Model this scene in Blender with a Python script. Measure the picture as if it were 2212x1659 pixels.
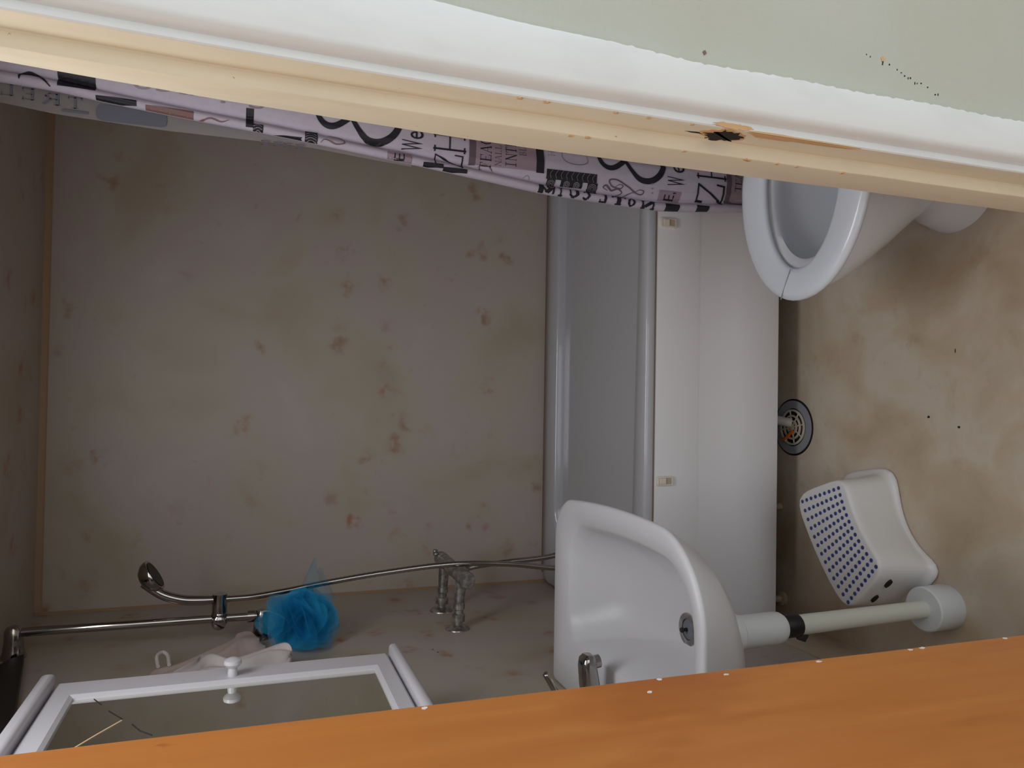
import bpy, bmesh, math, random
from mathutils import Vector, Matrix
random.seed(7)
for o in list(bpy.data.objects): bpy.data.objects.remove(o)
SC = bpy.context.scene
COL = SC.collection
PI = math.pi

# ------------------------------------------------------------------ camera
H = 1.5
dn = Vector((-107, 4793, 1659)).normalized()
fw = Vector((-19.5, -574, 1659)); fw = (fw - dn*fw.dot(dn)).normalized()
rt = dn.cross(fw)
# rows give world axes in the (right, down, forward) frame of the upright picture
def to_world(c): return Vector((c.dot(rt), c.dot(fw), -c.dot(dn)))
right = to_world(Vector((1, 0, 0))); down = to_world(Vector((0, 1, 0))); fwd = to_world(Vector((0, 0, 1)))
cam = bpy.data.cameras.new('camera')
cam.sensor_fit = 'HORIZONTAL'; cam.sensor_width = 36; cam.lens = 36*1659/2212; cam.clip_start = 0.02
co = bpy.data.objects.new('camera', cam); COL.objects.link(co)
# the phone was held sideways: the picture's x axis runs down the room
R = Matrix((down, right, -fwd)).transposed()
co.matrix_world = Matrix.Translation((0, 0, H)) @ R.to_4x4()
SC.camera = co

# ------------------------------------------------------------------ world, lights, exposure
w = bpy.data.worlds.new('world'); SC.world = w; w.use_nodes = True
bg = w.node_tree.nodes['Background']
bg.inputs[0].default_value = (0.86, 0.93, 1.0, 1); bg.inputs[1].default_value = 1.0
def area(name, loc, rot, sx, sy, power, col):
    l = bpy.data.lights.new(name, 'AREA'); l.shape = 'RECTANGLE'; l.size = sx; l.size_y = sy
    l.energy = power; l.color = col
    o = bpy.data.objects.new(name, l); o.location = loc; o.rotation_euler = rot; COL.objects.link(o); return o
area('bathroom_fill_light', (0.02, 1.06, 2.035), (0, 0, 0), 0.7, 0.36, 4.2, (0.94, 0.96, 1.0))  # unseen fill, added below the ceiling to brighten the bathroom beyond the doorway light
SC.view_settings.view_transform = 'Standard'; SC.view_settings.look = 'None'
SC.view_settings.gamma = 1; SC.view_settings.use_curve_mapping = False
SC.view_settings.exposure = 0.66

# ------------------------------------------------------------------ materials
def lin(c):
    return tuple(((v/255)/12.92 if v/255 <= 0.04045 else ((v/255+0.055)/1.055)**2.4) for v in c)
def mat(name, rgb, rough=0.5, metal=0.0, spec=0.5, coat=0.0):
    m = bpy.data.materials.new(name); m.use_nodes = True
    b = m.node_tree.nodes['Principled BSDF']
    b.inputs['Base Color'].default_value = (*lin(rgb), 1)
    b.inputs['Roughness'].default_value = rough; b.inputs['Metallic'].default_value = metal
    b.inputs['Specular IOR Level'].default_value = spec; b.inputs['Coat Weight'].default_value = coat
    return m
class NT:
    def __init__(s, m): s.t = m.node_tree; s.b = s.t.nodes['Principled BSDF']; s.co = s.t.nodes.new('ShaderNodeTexCoord').outputs['Object']
    def map(s, sc, loc=(0, 0, 0)):
        n = s.t.nodes.new('ShaderNodeMapping'); n.inputs['Scale'].default_value = sc; n.inputs['Location'].default_value = loc
        s.t.links.new(s.co, n.inputs[0]); return n.outputs[0]
    def noise(s, vec, scale, detail=4, rough=0.55, dist=0.0):
        n = s.t.nodes.new('ShaderNodeTexNoise'); s.t.links.new(vec, n.inputs['Vector'])
        n.inputs['Scale'].default_value = scale; n.inputs['Detail'].default_value = detail
        n.inputs['Roughness'].default_value = rough; n.inputs['Distortion'].default_value = dist; return n.outputs[0]
    def voronoi(s, vec, scale):
        n = s.t.nodes.new('ShaderNodeTexVoronoi'); s.t.links.new(vec, n.inputs['Vector']); n.inputs['Scale'].default_value = scale
        return n.outputs['Distance'], n.outputs['Color']
    def ramp(s, f, stops):
        n = s.t.nodes.new('ShaderNodeValToRGB'); s.t.links.new(f, n.inputs[0]); e = n.color_ramp.elements
        while len(e) < len(stops): e.new(0.5)
        for k, (p, c) in enumerate(stops):
            e[k].position = p; e[k].color = (*c, 1) if len(c) == 3 else c
        return n.outputs[0]
    def mask(s, f, a, b, va=0.0, vb=1.0):
        n = s.t.nodes.new('ShaderNodeMapRange'); n.interpolation_type = 'SMOOTHSTEP'; s.t.links.new(f, n.inputs[0])
        n.inputs[1].default_value = a; n.inputs[2].default_value = b; n.inputs[3].default_value = va; n.inputs[4].default_value = vb
        return n.outputs[0]
    def math(s, op, a, b):
        n = s.t.nodes.new('ShaderNodeMath'); n.operation = op
        for k, v in enumerate((a, b)):
            if isinstance(v, (int, float)): n.inputs[k].default_value = v
            else: s.t.links.new(v, n.inputs[k])
        return n.outputs[0]
    def mix(s, f, a, b):
        n = s.t.nodes.new('ShaderNodeMix'); n.data_type = 'RGBA'
        if isinstance(f, (int, float)): n.inputs[0].default_value = f
        else: s.t.links.new(f, n.inputs[0])
        for k, v in ((6, a), (7, b)):
            if isinstance(v, tuple): n.inputs[k].default_value = (*v, 1)
            else: s.t.links.new(v, n.inputs[k])
        return n.outputs[2]
    def color(s, c): s.t.links.new(c, s.b.inputs['Base Color'])
    def bump(s, h, strength=0.2, dist=0.002):
        n = s.t.nodes.new('ShaderNodeBump'); n.inputs['Strength'].default_value = strength; n.inputs['Distance'].default_value = dist
        s.t.links.new(h, n.inputs['Height']); s.t.links.new(n.outputs[0], s.b.inputs['Normal'])
    def sep(s):
        n = s.t.nodes.new('ShaderNodeSeparateXYZ'); s.t.links.new(s.co, n.inputs[0]); return n.outputs

def vinyl_wall():
    m = mat('marbled_wall_vinyl', (196, 181, 164), 0.42, spec=0.35); n = NT(m)
    v = n.map((1, 1, 1))
    tint = n.noise(v, 3.2, 3, 0.5, 0.4)
    base = n.ramp(tint, [(0.30, lin((174, 161, 142))), (0.46, lin((182, 172, 156))), (0.58, lin((184, 170, 165))), (0.72, lin((188, 177, 171)))])
    warp = n.t.nodes.new('ShaderNodeVectorMath'); warp.operation = 'ADD'
    nn = n.t.nodes.new('ShaderNodeTexNoise'); nn.inputs['Scale'].default_value = 14; nn.inputs['Detail'].default_value = 3
    n.t.links.new(v, nn.inputs['Vector'])
    sc = n.t.nodes.new('ShaderNodeVectorMath'); sc.operation = 'SCALE'; sc.inputs[3].default_value = 0.09
    n.t.links.new(nn.outputs[1], sc.inputs[0]); n.t.links.new(v, warp.inputs[0]); n.t.links.new(sc.outputs[0], warp.inputs[1])
    d, c = n.voronoi(warp.outputs[0], 9.0)
    spot = n.mask(d, 0.08, 0.38, 1.0, 0.0)
    br = n.mask(n.noise(v, 30, 3, 0.55), 0.34, 0.66)
    sp = n.t.nodes.new('ShaderNodeSeparateColor'); n.t.links.new(c, sp.inputs[0])
    on = n.mask(sp.outputs[0], 0.1, 0.7)
    f = n.math('MULTIPLY', n.math('MULTIPLY', spot, br), on)
    hue = n.mix(sp.outputs[1], lin((158, 106, 60)), lin((156, 116, 92)))
    hue2 = n.mix(n.mask(sp.outputs[2], 0.7, 0.8), hue, lin((166, 92, 60)))
    c1 = n.mix(n.math('MULTIPLY', f, 0.80), base, hue2)
    d2, cc2 = n.voronoi(warp.outputs[0], 17)
    f2 = n.math('MULTIPLY', n.mask(d2, 0.05, 0.22, 1, 0), n.mask(n.noise(v, 6, 2), 0.5, 0.62))
    c2 = n.mix(n.math('MULTIPLY', f2, 0.30), c1, lin((158, 126, 100)))
    n.color(c2); n.bump(n.noise(v, 180, 2), 0.05, 0.001)
    return m
def vinyl_floor():
    m = mat('floor_vinyl', (150, 130, 108), 0.38, spec=0.35); n = NT(m); v = n.map((1, 1, 1))
    a = n.noise(v, 5.5, 5, 0.55, 0.5)
    base = n.ramp(a, [(0.30, lin((186, 164, 138))), (0.47, lin((199, 181, 158))), (0.60, lin((208, 194, 177))), (0.75, lin((203, 186, 164)))])
    b = n.mask(n.noise(n.map((1, 1, 1), (3, 5, 0)), 11, 4, 0.65), 0.56, 0.75)
    c = n.mix(n.math('MULTIPLY', b, 0.30), base, lin((152, 122, 88)))
    # ground-in dirt away from the walked area
    d = n.mask(n.noise(n.map((1, 1, 1), (7, 1, 0)), 2.2, 3), 0.5, 0.75)
    c = n.mix(n.math('MULTIPLY', d, 0.30), c, lin((134, 112, 88)))
    n.color(c); n.bump(n.noise(v, 160, 3), 0.06, 0.001); return m
def hall_wall():
    m = mat('grey_green_wallpaper', (186, 189, 170), 0.4, spec=0.4); n = NT(m)
    v = n.map((1, 1, 1))
    rib = n.noise(n.map((30, 30, 420)), 1.0, 2)
    rib2 = n.noise(n.map((420, 420, 30)), 1.0, 2)
    tint = n.ramp(n.noise(v, 4, 3), [(0.3, lin((190, 189, 172))), (0.6, lin((193, 194, 181))), (0.8, lin((196, 192, 182)))])
    sp = n.mask(n.noise(n.map((60, 60, 160)), 1.0, 3, 0.6), 0.72, 0.80)
    n.color(n.mix(n.math('MULTIPLY', sp, 0.5), tint, lin((214, 214, 206))))
    n.bump(n.math('ADD', rib, rib2), 0.25, 0.0012); return m
def paint(name, rgb, spots):
    m = mat(name, rgb, 0.32, spec=0.5); n = NT(m); v = n.map((1, 1, 0.35))
    c = n.mix(n.mask(n.noise(v, 26, 4), 0.45, 0.7, 0, 0.35), lin(rgb), tuple(x*0.86 for x in lin(rgb)))
    d = n.mask(n.noise(n.map((1, 1, 1)), 70, 4, 0.7), 0.70, 0.74)
    n.color(n.mix(n.math('MULTIPLY', d, spots), c, lin((170, 120, 60))))
    n.bump(n.noise(n.map((1, 1, .15)), 90, 3), 0.12, 0.0015); return m
def door_wood():
    m = mat('orange_varnished_wood', (196, 124, 52), 0.32, spec=0.45); n = NT(m)
    g = n.noise(n.map((26, 26, 1.6)), 1.0, 5, 0.6, 0.6)
    base = n.ramp(g, [(0.28, lin((184, 112, 52))), (0.5, lin((190, 119, 58))), (0.72, lin((196, 126, 63)))])
    bl = n.mask(n.noise(n.map((9, 9, 3.2), (2, 1, 4)), 1.0, 4, 0.6), 0.52, 0.72)
    c = n.mix(n.math('MULTIPLY', bl, 0.55), base, lin((160, 88, 30)))
    k = n.mask(n.noise(n.map((34, 34, 14), (1, 3, 2)), 1.0, 3, 0.6), 0.70, 0.80)
    n.color(n.mix(n.math('MULTIPLY', k, 0.6), c, lin((118, 62, 24)))); n.bump(g, 0.04, 0.001); return m
def fabric(name, rgb, scale=900, transl=0.0, alpha=1.0):
    m = mat(name, rgb, 0.7, spec=0.25); n = NT(m)
    wv = n.noise(n.map((1, 1, 1)), scale, 2); n.bump(wv, 0.25, 0.001)
    c = n.mix(n.mask(n.noise(n.map((60, 60, 60)), 1, 3), 0.35, 0.7, 0, 0.25), lin(rgb), tuple(x*0.8 for x in lin(rgb))); n.color(c)
    n.b.inputs['Alpha'].default_value = alpha
    return m
M = dict(
    wall=vinyl_wall(), floor=vinyl_floor(), hallwall=hall_wall(), wood=door_wood(),
    white=paint('white_gloss_paint', (232, 233, 230), 0.0), cream=paint('aged_cream_paint', (237, 225, 198), 0.7),
    bare=mat('bare_pine', (214, 172, 122), 0.7), hole=mat('dark_hole', (34, 27, 22), 0.9), seam=mat('seam_grime', (134, 112, 98), 0.8),
    bath=mat('bath_enamel', (192, 192, 198), 0.13, coat=0.3), panel=mat('panel_acrylic', (240, 238, 241), 0.30, coat=0.2),
    clip=mat('ivory_plastic', (232, 220, 206), 0.45), ceram=mat('white_ceramic', (222, 225, 230), 0.10, coat=0.3),
    basin=mat('basin_ceramic', (204, 203, 206), 0.32, spec=0.26), seat=mat('seat_plastic', (230, 236, 244), 0.24, coat=0.2),
    chrome=mat('chrome', (164, 160, 156), 0.10, metal=1), dullchrome=mat('limescaled_chrome', (170, 166, 162), 0.34, metal=0.75),
    pvc=mat('white_pvc', (222, 226, 228), 0.32), pvc2=mat('ivory_pvc', (218, 220, 208), 0.32), tape=mat('black_tape', (22, 21, 23), 0.45),
    stool=mat('stool_plastic', (232, 230, 229), 0.38), dot=mat('blue_rubber', (52, 68, 138), 0.55),
    cab=mat('cabinet_lacquer', (198, 195, 200), 0.32), mirror=mat('mirror_silver', (226, 228, 220), 0.015, metal=1),
    glassedge=mat('mirror_edge', (120, 140, 142), 0.2), crack=mat('bright_crack', (236, 200, 160), 0.3), crackd=mat('dark_crack', (52, 44, 40), 0.5),
    black=mat('black_plastic', (22, 20, 18), 0.5), cloth=fabric('fawn_waffle_cloth', (204, 184, 176), 500), rag=fabric('white_flannel', (208, 200, 198), 500),
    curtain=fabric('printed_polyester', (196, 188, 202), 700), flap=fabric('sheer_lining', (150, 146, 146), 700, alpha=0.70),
    ink=mat('black_ink', (30, 29, 36), 0.6), mauve=mat('mauve_ink', (158, 138, 150), 0.6), mauved=mat('plum_ink', (104, 88, 98), 0.6),
    greyink=mat('grey_ink', (104, 106, 116), 0.7), whiteink=mat('white_line', (190, 184, 196), 0.6), brownink=mat('brown_ink', (132, 100, 96), 0.6),
    grate=mat('drain_steel', (158, 160, 168), 0.32, metal=0.1), grid=mat('ivory_grid', (206, 196, 176), 0.5), orange=mat('orange_plastic', (214, 104, 22), 0.5),
    pipe=mat('grey_white_hose', (196, 186, 176), 0.45), foot=mat('yellowed_plastic', (190, 176, 150), 0.5), hallfloor=mat('hall_lino', (150, 130, 108), 0.5),
    paintw=mat('matt_white', (228, 226, 220), 0.7), insect=mat('specks', (40, 34, 30), 0.8), water=mat('bowl_glaze', (150, 156, 166), 0.06, coat=0.4))
# chalky limescale mottling on the bath taps
n_ = NT(M['dullchrome']); n_.color(n_.mix(n_.mask(n_.noise(n_.map((1, 1, 1)), 60, 4), 0.4, 0.65), lin((140, 136, 132)), lin((186, 182, 178))))
# mesh of the shower puff: thin net, light shines through
def net(name, rgb, a):
    m = bpy.data.materials.new(name); m.use_nodes = True; t = m.node_tree; t.nodes.clear()
    o = t.nodes.new('ShaderNodeOutputMaterial'); d = t.nodes.new('ShaderNodeBsdfDiffuse'); tr = t.nodes.new('ShaderNodeBsdfTranslucent'); tp_ = t.nodes.new('ShaderNodeBsdfTransparent')
    for q in (d, tr): q.inputs[0].default_value = (*lin(rgb), 1)
    m1 = t.nodes.new('ShaderNodeMixShader'); m2 = t.nodes.new('ShaderNodeMixShader'); m1.inputs[0].default_value = 0.5; m2.inputs[0].default_value = a
    t.links.new(d.outputs[0], m1.inputs[1]); t.links.new(tr.outputs[0], m1.inputs[2]); t.links.new(tp_.outputs[0], m2.inputs[1]); t.links.new(m1.outputs[0], m2.inputs[2]); t.links.new(m2.outputs[0], o.inputs[0]); return m
M['net'] = net('blue_net', (60, 186, 232), 0.42); M['netthin'] = net('blue_net_single', (60, 176, 216), 0.26)

# ------------------------------------------------------------------ mesh helpers
def mesh_obj(name, verts, faces, m, parent=None, smooth=True, bevel=0, seg=2, sub=0, angle=40, solid=0):
    root = parent
    while root is not None and root.parent is not None: root = root.parent
    off = Vector(root['origin']) if root is not None and 'origin' in root.keys() else Vector((0, 0, 0))
    me = bpy.data.meshes.new(name)
    me.from_pydata([tuple(Vector(v) - off) for v in verts], [], faces)
    bm = bmesh.new(); bm.from_mesh(me); bmesh.ops.recalc_face_normals(bm, faces=bm.faces); bm.to_mesh(me); bm.free()
    if m is not None: me.materials.append(m)
    for p in me.polygons: p.use_smooth = smooth
    if smooth and not sub: me.set_sharp_from_angle(angle=math.radians(angle))
    o = bpy.data.objects.new(name, me); COL.objects.link(o)
    if parent is not None: o.parent = parent
    if solid:
        s = o.modifiers.new('solid', 'SOLIDIFY'); s.thickness = solid; s.offset = 0
    if bevel:
        b = o.modifiers.new('bevel', 'BEVEL'); b.width = bevel; b.segments = seg; b.limit_method = 'ANGLE'; b.angle_limit = math.radians(35)
    if sub:
        s = o.modifiers.new('sub', 'SUBSURF'); s.levels = sub; s.render_levels = sub
    return o
def thing(name, label, cat, loc, group=None):
    o = bpy.data.objects.new(name, None); COL.objects.link(o); o.location = loc
    o['origin'] = list(loc); o['label'] = label; o['category'] = cat
    if group: o['group'] = group
    return o
def struct(o): o['kind'] = 'structure'; return o
def V(*a): return Vector(a)
def join(*ms):
    vs, fs = [], []
    for v, f in ms:
        k = len(vs); vs += list(v); fs += [tuple(i+k for i in q) for q in f]
    return vs, fs
def box(x0, x1, y0, y1, z0, z1):
    v = [(x, y, z) for x in (x0, x1) for y in (y0, y1) for z in (z0, z1)]
    return v, [(0, 1, 3, 2), (4, 6, 7, 5), (0, 4, 5, 1), (2, 3, 7, 6), (0, 2, 6, 4), (1, 5, 7, 3)]
def loft(rings, cap0=True, cap1=True, closed=True):
    n = len(rings[0]); v = [p for r in rings for p in r]; f = []
    for k in range(len(rings)-1):
        for i in range(n if closed else n-1):
            j = (i+1) % n; f.append((k*n+i, k*n+j, (k+1)*n+j, (k+1)*n+i))
    if cap0: f.append(tuple(range(n)))
    if cap1: f.append(tuple((len(rings)-1)*n+i for i in range(n)))
    return v, f
def catmull(pts, k=8, closed=False):
    P = [Vector(p) for p in pts]; out = []; n = len(P)
    for i in range(n if closed else n-1):
        p0 = P[(i-1) % n] if closed or i > 0 else P[0]*2-P[1]
        p1 = P[i]; p2 = P[(i+1) % n]; p3 = P[(i+2) % n] if closed or i+2 < n else P[-1]*2-P[-2]
        for s in range(k):
            t = s/k
            out.append(0.5*((2*p1)+(p2-p0)*t+(2*p0-5*p1+4*p2-p3)*t*t+(3*p1-p0-3*p2+p3)*t**3))
    if not closed: out.append(P[-1])
    return out
def tube(pts, r, n=14, cap=True):
    P = [Vector(p) for p in pts]; rad = r if isinstance(r, (list, tuple)) else [r]*len(P); rings = []
    t0 = (P[1]-P[0]).normalized(); up = Vector((0, 0, 1)) if abs(t0.z) < 0.9 else Vector((1, 0, 0))
    a = t0.cross(up).normalized()
    for i, p in enumerate(P):
        t = (P[min(i+1, len(P)-1)]-P[max(i-1, 0)]).normalized()
        a = (a - t*a.dot(t)).normalized(); b = t.cross(a)
        rings.append([p+(a*math.cos(2*PI*k/n)+b*math.sin(2*PI*k/n))*rad[i] for k in range(n)])
    return loft(rings, cap, cap)
def lathe(prof, base, axis, n=24):
    """prof: (distance along axis, radius)"""
    ax = Vector(axis).normalized(); base = Vector(base)
    return tube_rings([(base+ax*h, r) for h, r in prof], ax, n)
def tube_rings(pr, ax, n):
    up = Vector((0, 0, 1)) if abs(ax.z) < 0.9 else Vector((1, 0, 0)); a = ax.cross(up).normalized(); b = ax.cross(a)
    return loft([[p+(a*math.cos(2*PI*k/n)+b*math.sin(2*PI*k/n))*max(r, 1e-4) for k in range(n)] for p, r in pr])
def poly_prism(pts, d):
    """closed planar polygon extruded by vector d"""
    d = Vector(d); a = [Vector(p) for p in pts]; return loft([a, [p+d for p in a]])
def rrect(cx, cy, hx, hy, r, n=8):
    out = []
    for sx, sy, a0 in ((1, 1, 0), (-1, 1, 90), (-1, -1, 180), (1, -1, 270)):
        for k in range(n+1):
            a = math.radians(a0+90*k/n); out.append((cx+sx*(hx-r)+r*math.cos(a), cy+sy*(hy-r)+r*math.sin(a)))
    return out

# ------------------------------------------------------------------ room shell
XL, XR, YB, ZC = -0.635, 1.07, 2.49, 2.049
Y1, Y2, Y3, YA = 0.836, 0.78, 0.741, 0.725      # jamb back, stop front, rebate front, architrave front
struct(mesh_obj('floor', *box(XL-0.1, XR+0.1, 0.80, YB+0.1, -0.06, 0), M['floor'], smooth=False))
struct(mesh_obj('ceiling', *box(XL-0.1, XR+0.1, 0.80, YB+0.1, ZC, ZC+0.06), M['wall'], smooth=False))
struct(mesh_obj('wall_left', *box(XL-0.08, XL, 0.80, YB+0.08, 0, ZC), M['wall'], smooth=False))
struct(mesh_obj('wall_back', *box(XL, XR, YB, YB+0.08, 0, ZC), M['wall'], smooth=False))
struct(mesh_obj('wall_right', *box(XR, XR+0.08, 0.80, YB+0.08, 0, ZC), M['wall'], smooth=False))
DX0, DX1, DZ = -0.376, 0.3085, 2.02
struct(mesh_obj('wall_front', *join(box(XL, DX0-0.02, 0.80, Y1, 0, ZC), box(DX1+0.01, XR, 0.80, Y1, 0, ZC), box(DX0-0.02, DX1+0.01, 0.80, Y1, DZ+0.03, ZC)), M['wall'], smooth=False))
HX0, HX1, HY, HZ = -1.6, 2.2, -3.0, 2.45
struct(mesh_obj('wall_hall', *join(box(HX0, DX0-0.02, 0.735, 0.80, 0, HZ), box(DX1+0.034, HX1, 0.735, 0.80, 0, HZ), box(DX0-0.02, DX1+0.034, 0.735, 0.80, DZ+0.03, HZ)), M['hallwall'], smooth=False))
struct(mesh_obj('floor_hall', *box(HX0-0.08, HX1+0.08, HY, 0.80, -0.06, 0), M['hallfloor'], smooth=False))
struct(mesh_obj('ceiling_hall', *box(HX0-0.08, HX1+0.08, HY, 0.80, HZ, HZ+0.06), M['paintw'], smooth=False))
#struct(mesh_obj('wall_hall_left', *box(HX0-0.08, HX0, HY, 0.80, 0, HZ), M['paintw'], smooth=False))
#struct(mesh_obj('wall_hall_right', *box(HX1, HX1+0.08, HY, 0.80, 0, HZ), M['paintw'], smooth=False))
# floor vinyl turned up the walls
struct(mesh_obj('baseboard_left', *box(XL, XL+0.004, Y1, YB, 0, 0.148), M['floor'], smooth=False))
struct(mesh_obj('baseboard_back', *box(XL+0.004, XR, YB-0.004, YB, 0, 0.148), M['floor'], smooth=False))

M['band'] = mat('brown_seam_strip', (168, 136, 106), 0.6)
struct(mesh_obj('trim_5', *poly_prism([(XL+0.012, YB, ZC), (XL+0.012, YB-0.010, ZC), (XL+0.012, YB-0.004, ZC-0.014), (XL+0.012, YB, ZC-0.018)], (XR-XL-0.012, 0, 0)), M['band'], smooth=False))
struct(mesh_obj('trim_6', *poly_prism([(XL, YB, 0.15), (XL+0.007, YB, 0.15), (XL, YB-0.007, 0.15)], (0, 0, ZC-0.15)), M['band'], smooth=False))
# door frame, right side: one profile run up the wall
def lean(z):                                    # old frame leans slightly outward at the top
    t = max(0.0, z-1.2); return 0.03*t*t
def wiggle(z, amp=0.00025): return amp*(math.sin(z*11)+0.7*math.sin(z*27+1)+0.5*math.sin(z*51+2))
def trim_edge(z):                               # where the white gloss was brushed onto the wallpaper
    return 0.3725 + 0.012*max(0, (z-1.04))/0.3 + 0.0008*math.sin(z*29) + (0.0006*math.sin(z*310)+0.0005*math.sin(z*523))*(1 if z < 1.15 else 0.25)
def run(prof, zs, m, name, parent=None, edge=None, tw=()):
    rings = []
    for z in zs:
        r = []
        for i, (x, y) in enumerate(prof):
            xx = x+lean(z)
            if edge and i in edge: xx = edge[i](z)+lean(z)
            if i in tw: xx += 0.018*max(0.0, z-1.2)
            r.append((xx+(wiggle(z) if not edge else 0), y, z))
        rings.append(r)
    return mesh_obj(name, *loft(rings), m, parent, angle=35)
zs = [k*0.02 for k in range(103)]
zf = [k*0.005 for k in range(410)]
jamb = [(0.292, Y1+0.004), (0.2920, Y2+0.003), (0.2930, Y2+0.001), (0.295, Y2), (0.3065, Y2), (0.3085, Y2-0.002), (0.3085, Y3+0.003), (0.3095, Y3+0.001), (0.3120, Y3), (0.3165, Y3), (0.3165, Y1+0.004)]
struct(run(jamb, zs, M['cream'], 'trim_1', tw=(0,)))
arch = [(0.3090, Y3-0.0005), (0.3105, Y3-0.002), (0.3170, Y3-0.002), (0.3185, Y3-0.001), (0.3200, Y3-0.006), (0.3225, YA+0.005), (0.3255, YA+0.0015), (0.330, YA), (0.3690, YA), (0.3715, YA+0.001), (0.3725, 0.7345), (0.3725, 0.7360), (0.3165, 0.745), (0.3095, 0.7412)]
arch_o = struct(run(arch, zf, M['white'], 'trim_2', edge={8: lambda z: trim_edge(z)-0.004, 9: lambda z: trim_edge(z)-0.001, 10: trim_edge, 11: trim_edge}))
# left side and head of the frame (behind the door leaf)
struct(mesh_obj('trim_3', *join(box(DX0-0.02, DX0, Y3+0.001, Y1+0.004, 0, DZ), box(DX0, DX0+0.0165, Y2, Y1+0.004, 0, DZ)), M['cream'], smooth=False, bevel=0.002))
struct(mesh_obj('trim_4', *join(box(DX0-0.02, DX1+0.05, Y3+0.001, Y1+0.004, DZ, DZ+0.03), box(DX0+0.0165, 0.292, Y2, Y1+0.004, DZ-0.0165, DZ)), M['cream'], smooth=False, bevel=0.002))
# battered latch hole, bare pine along the chipped edge, knocks in the paint
def ragged(cx, cy, rx, ry, n, seed, jit):
    rr = random.Random(seed)
    return [(cx+rx*math.cos(2*PI*k/n)*(1+rr.uniform(-jit, jit)), cy+ry*math.sin(2*PI*k/n)*(1+rr.uniform(-jit, jit))) for k in range(n)]
def chip(name, m, pts, x=None, y=None, d=0.0008, parent=None):
    """pts are (along, z): on the rebate face (x fixed) along is Y, on the front face (y fixed) along is X"""
    if x is not None: P = [(x-d+lean(b), a, b) for a, b in pts]; e = (d+0.0006, 0, 0)
    else: P = [(a+lean(b), y-d, b) for a, b in pts]; e = (0, d+0.0006, 0)
    return mesh_obj(name, *poly_prism(P, e), m, parent, smooth=False)
tr1 = bpy.data.objects['trim_1']
chip('bare_wood', M['bare'], ragged(0.7580, 0.984, 0.0150, 0.030, 30, 3, 0.14), x=0.3085, d=0.0007, parent=tr1)
chip('latch_hole', M['hole'], ragged(0.7600, 0.981, 0.0150, 0.0235, 34, 5, 0.30), x=0.3085, d=0.0012, parent=tr1)
chip('bare_wood', M['bare'], ragged(0.3120, 0.984, 0.0034, 0.024, 30, 8, 0.25), y=Y3-0.002, d=0.0006, parent=tr1)
chip('bare_wood', M['bare'], [(0.741, 0.962), (0.744, 0.955), (0.7505, 0.945), (0.7500, 0.905), (0.7475, 0.895), (0.7470, 0.85), (0.7450, 0.82), (0.741, 0.80)], x=0.3085, d=0.0007, parent=tr1)
chip('bare_wood', M['bare'], [(0.3085, 0.962), (0.3105, 0.95), (0.3108, 0.915), (0.3098, 0.895), (0.3098, 0.86), (0.3085, 0.80)], y=Y3-0.002, d=0.0006, parent=tr1)
chip('latch_hole', M['hole'], ragged(0.762, 1.018, 0.0014, 0.011, 16, 11, 0.5), x=0.3085, d=0.0008, parent=tr1)
rr = random.Random(4)
for zc, a in ((1.02, 0.7815), (0.935, 0.7815), (0.93, 0.783), (0.89, 0.7818), (0.86, 0.782), (0.79, 0.7815), (1.165, 0.782), (1.145, 0.781)):
    chip('bare_wood', M['bare'], ragged(a+0.001, zc, 0.0020, 0.0035, 12, int(zc*1000), 0.4), x=0.2925, d=0.0011, parent=tr1)
for zc in (1.035, 1.09, 1.13, 1.21, 1.24):
    chip('bare_wood', M['bare'], ragged(0.7425, zc, 0.0016, 0.0030, 12, int(zc*999), 0.4), x=0.3085, d=0.0008, parent=tr1)
# dirt marks on the hall wallpaper and a rust spot
wh = bpy.data.objects['wall_hall']
for k in range(24):
    t = k/23; zc = 0.80-0.115*t+rr.uniform(-.004, .004); xc = 0.425-0.03*t+rr.uniform(-.003, .003)-(0.004 if t > .45 else 0)
    if rr.random() < 0.8:
        mesh_obj('scuff_mark', *poly_prism([(a, 0.7344, b) for a, b in ragged(xc, zc, 0.0016*rr.uniform(.4, 1), 0.0011*rr.uniform(.5, 1), 8, k, 0.4)], (0, 0.0008, 0)), M['insect'], wh, smooth=False)
for xc, zc, s in ((0.4215, 0.773, 0.003), (0.388, 1.045-0.02, 0.0025)):
    mesh_obj('rust_spot', *poly_prism([(a, 0.7343, b) for a, b in ragged(xc, zc, s, s*0.9, 12, 3, 0.3)], (0, 0.0009, 0)), M['brownink'] if zc > 1 else M['bare'], wh, smooth=False)

# the door, swung out into the hall
A = math.radians(7)
u = V(-math.sin(A), -math.cos(A), 0); nrm = V(math.cos(A), -math.sin(A), 0); hp = V(-0.3025, 0.741, 0)
def leaf(s0, s1, t0, t1, z0, z1):
    vs, fs = box(s0, s1, t0, t1, z0, z1); return [hp+u*x+nrm*y+V(0, 0, z) for x, y, z in vs], fs
door = struct(mesh_obj('door_1', *leaf(0, 0.675, -0.04, 0, 0.012, 2.0), M['wood'], smooth=False, bevel=0.0012))
mesh_obj('edge_strip', *leaf(-0.0012, 0.0, -0.0385, -0.0012, 0.013, 1.999), M['cream'], door, smooth=False)
for zc, sc, tt in ((0.99, 0.010, 1), (1.07, 0.004, 1), (1.095, 0.026, 1), (0.70, 0.003, 1), (0.72, 0.004, 1), (0.56, 0.003, 1), (1.33, 0.005, 1), (0.86, 0.006, 1), (0.42, 0.004, 1)):
    pts = ragged(sc, zc, 0.002, 0.0035, 9, int(zc*777), 0.4)
    mesh_obj('paint_fleck', *poly_prism([hp+u*a+nrm*0.0004+V(0, 0, b) for a, b in pts], nrm*-0.0008), M['paintw'], door, smooth=False)
hinge = V(-0.309, 0.742, 0)
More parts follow.
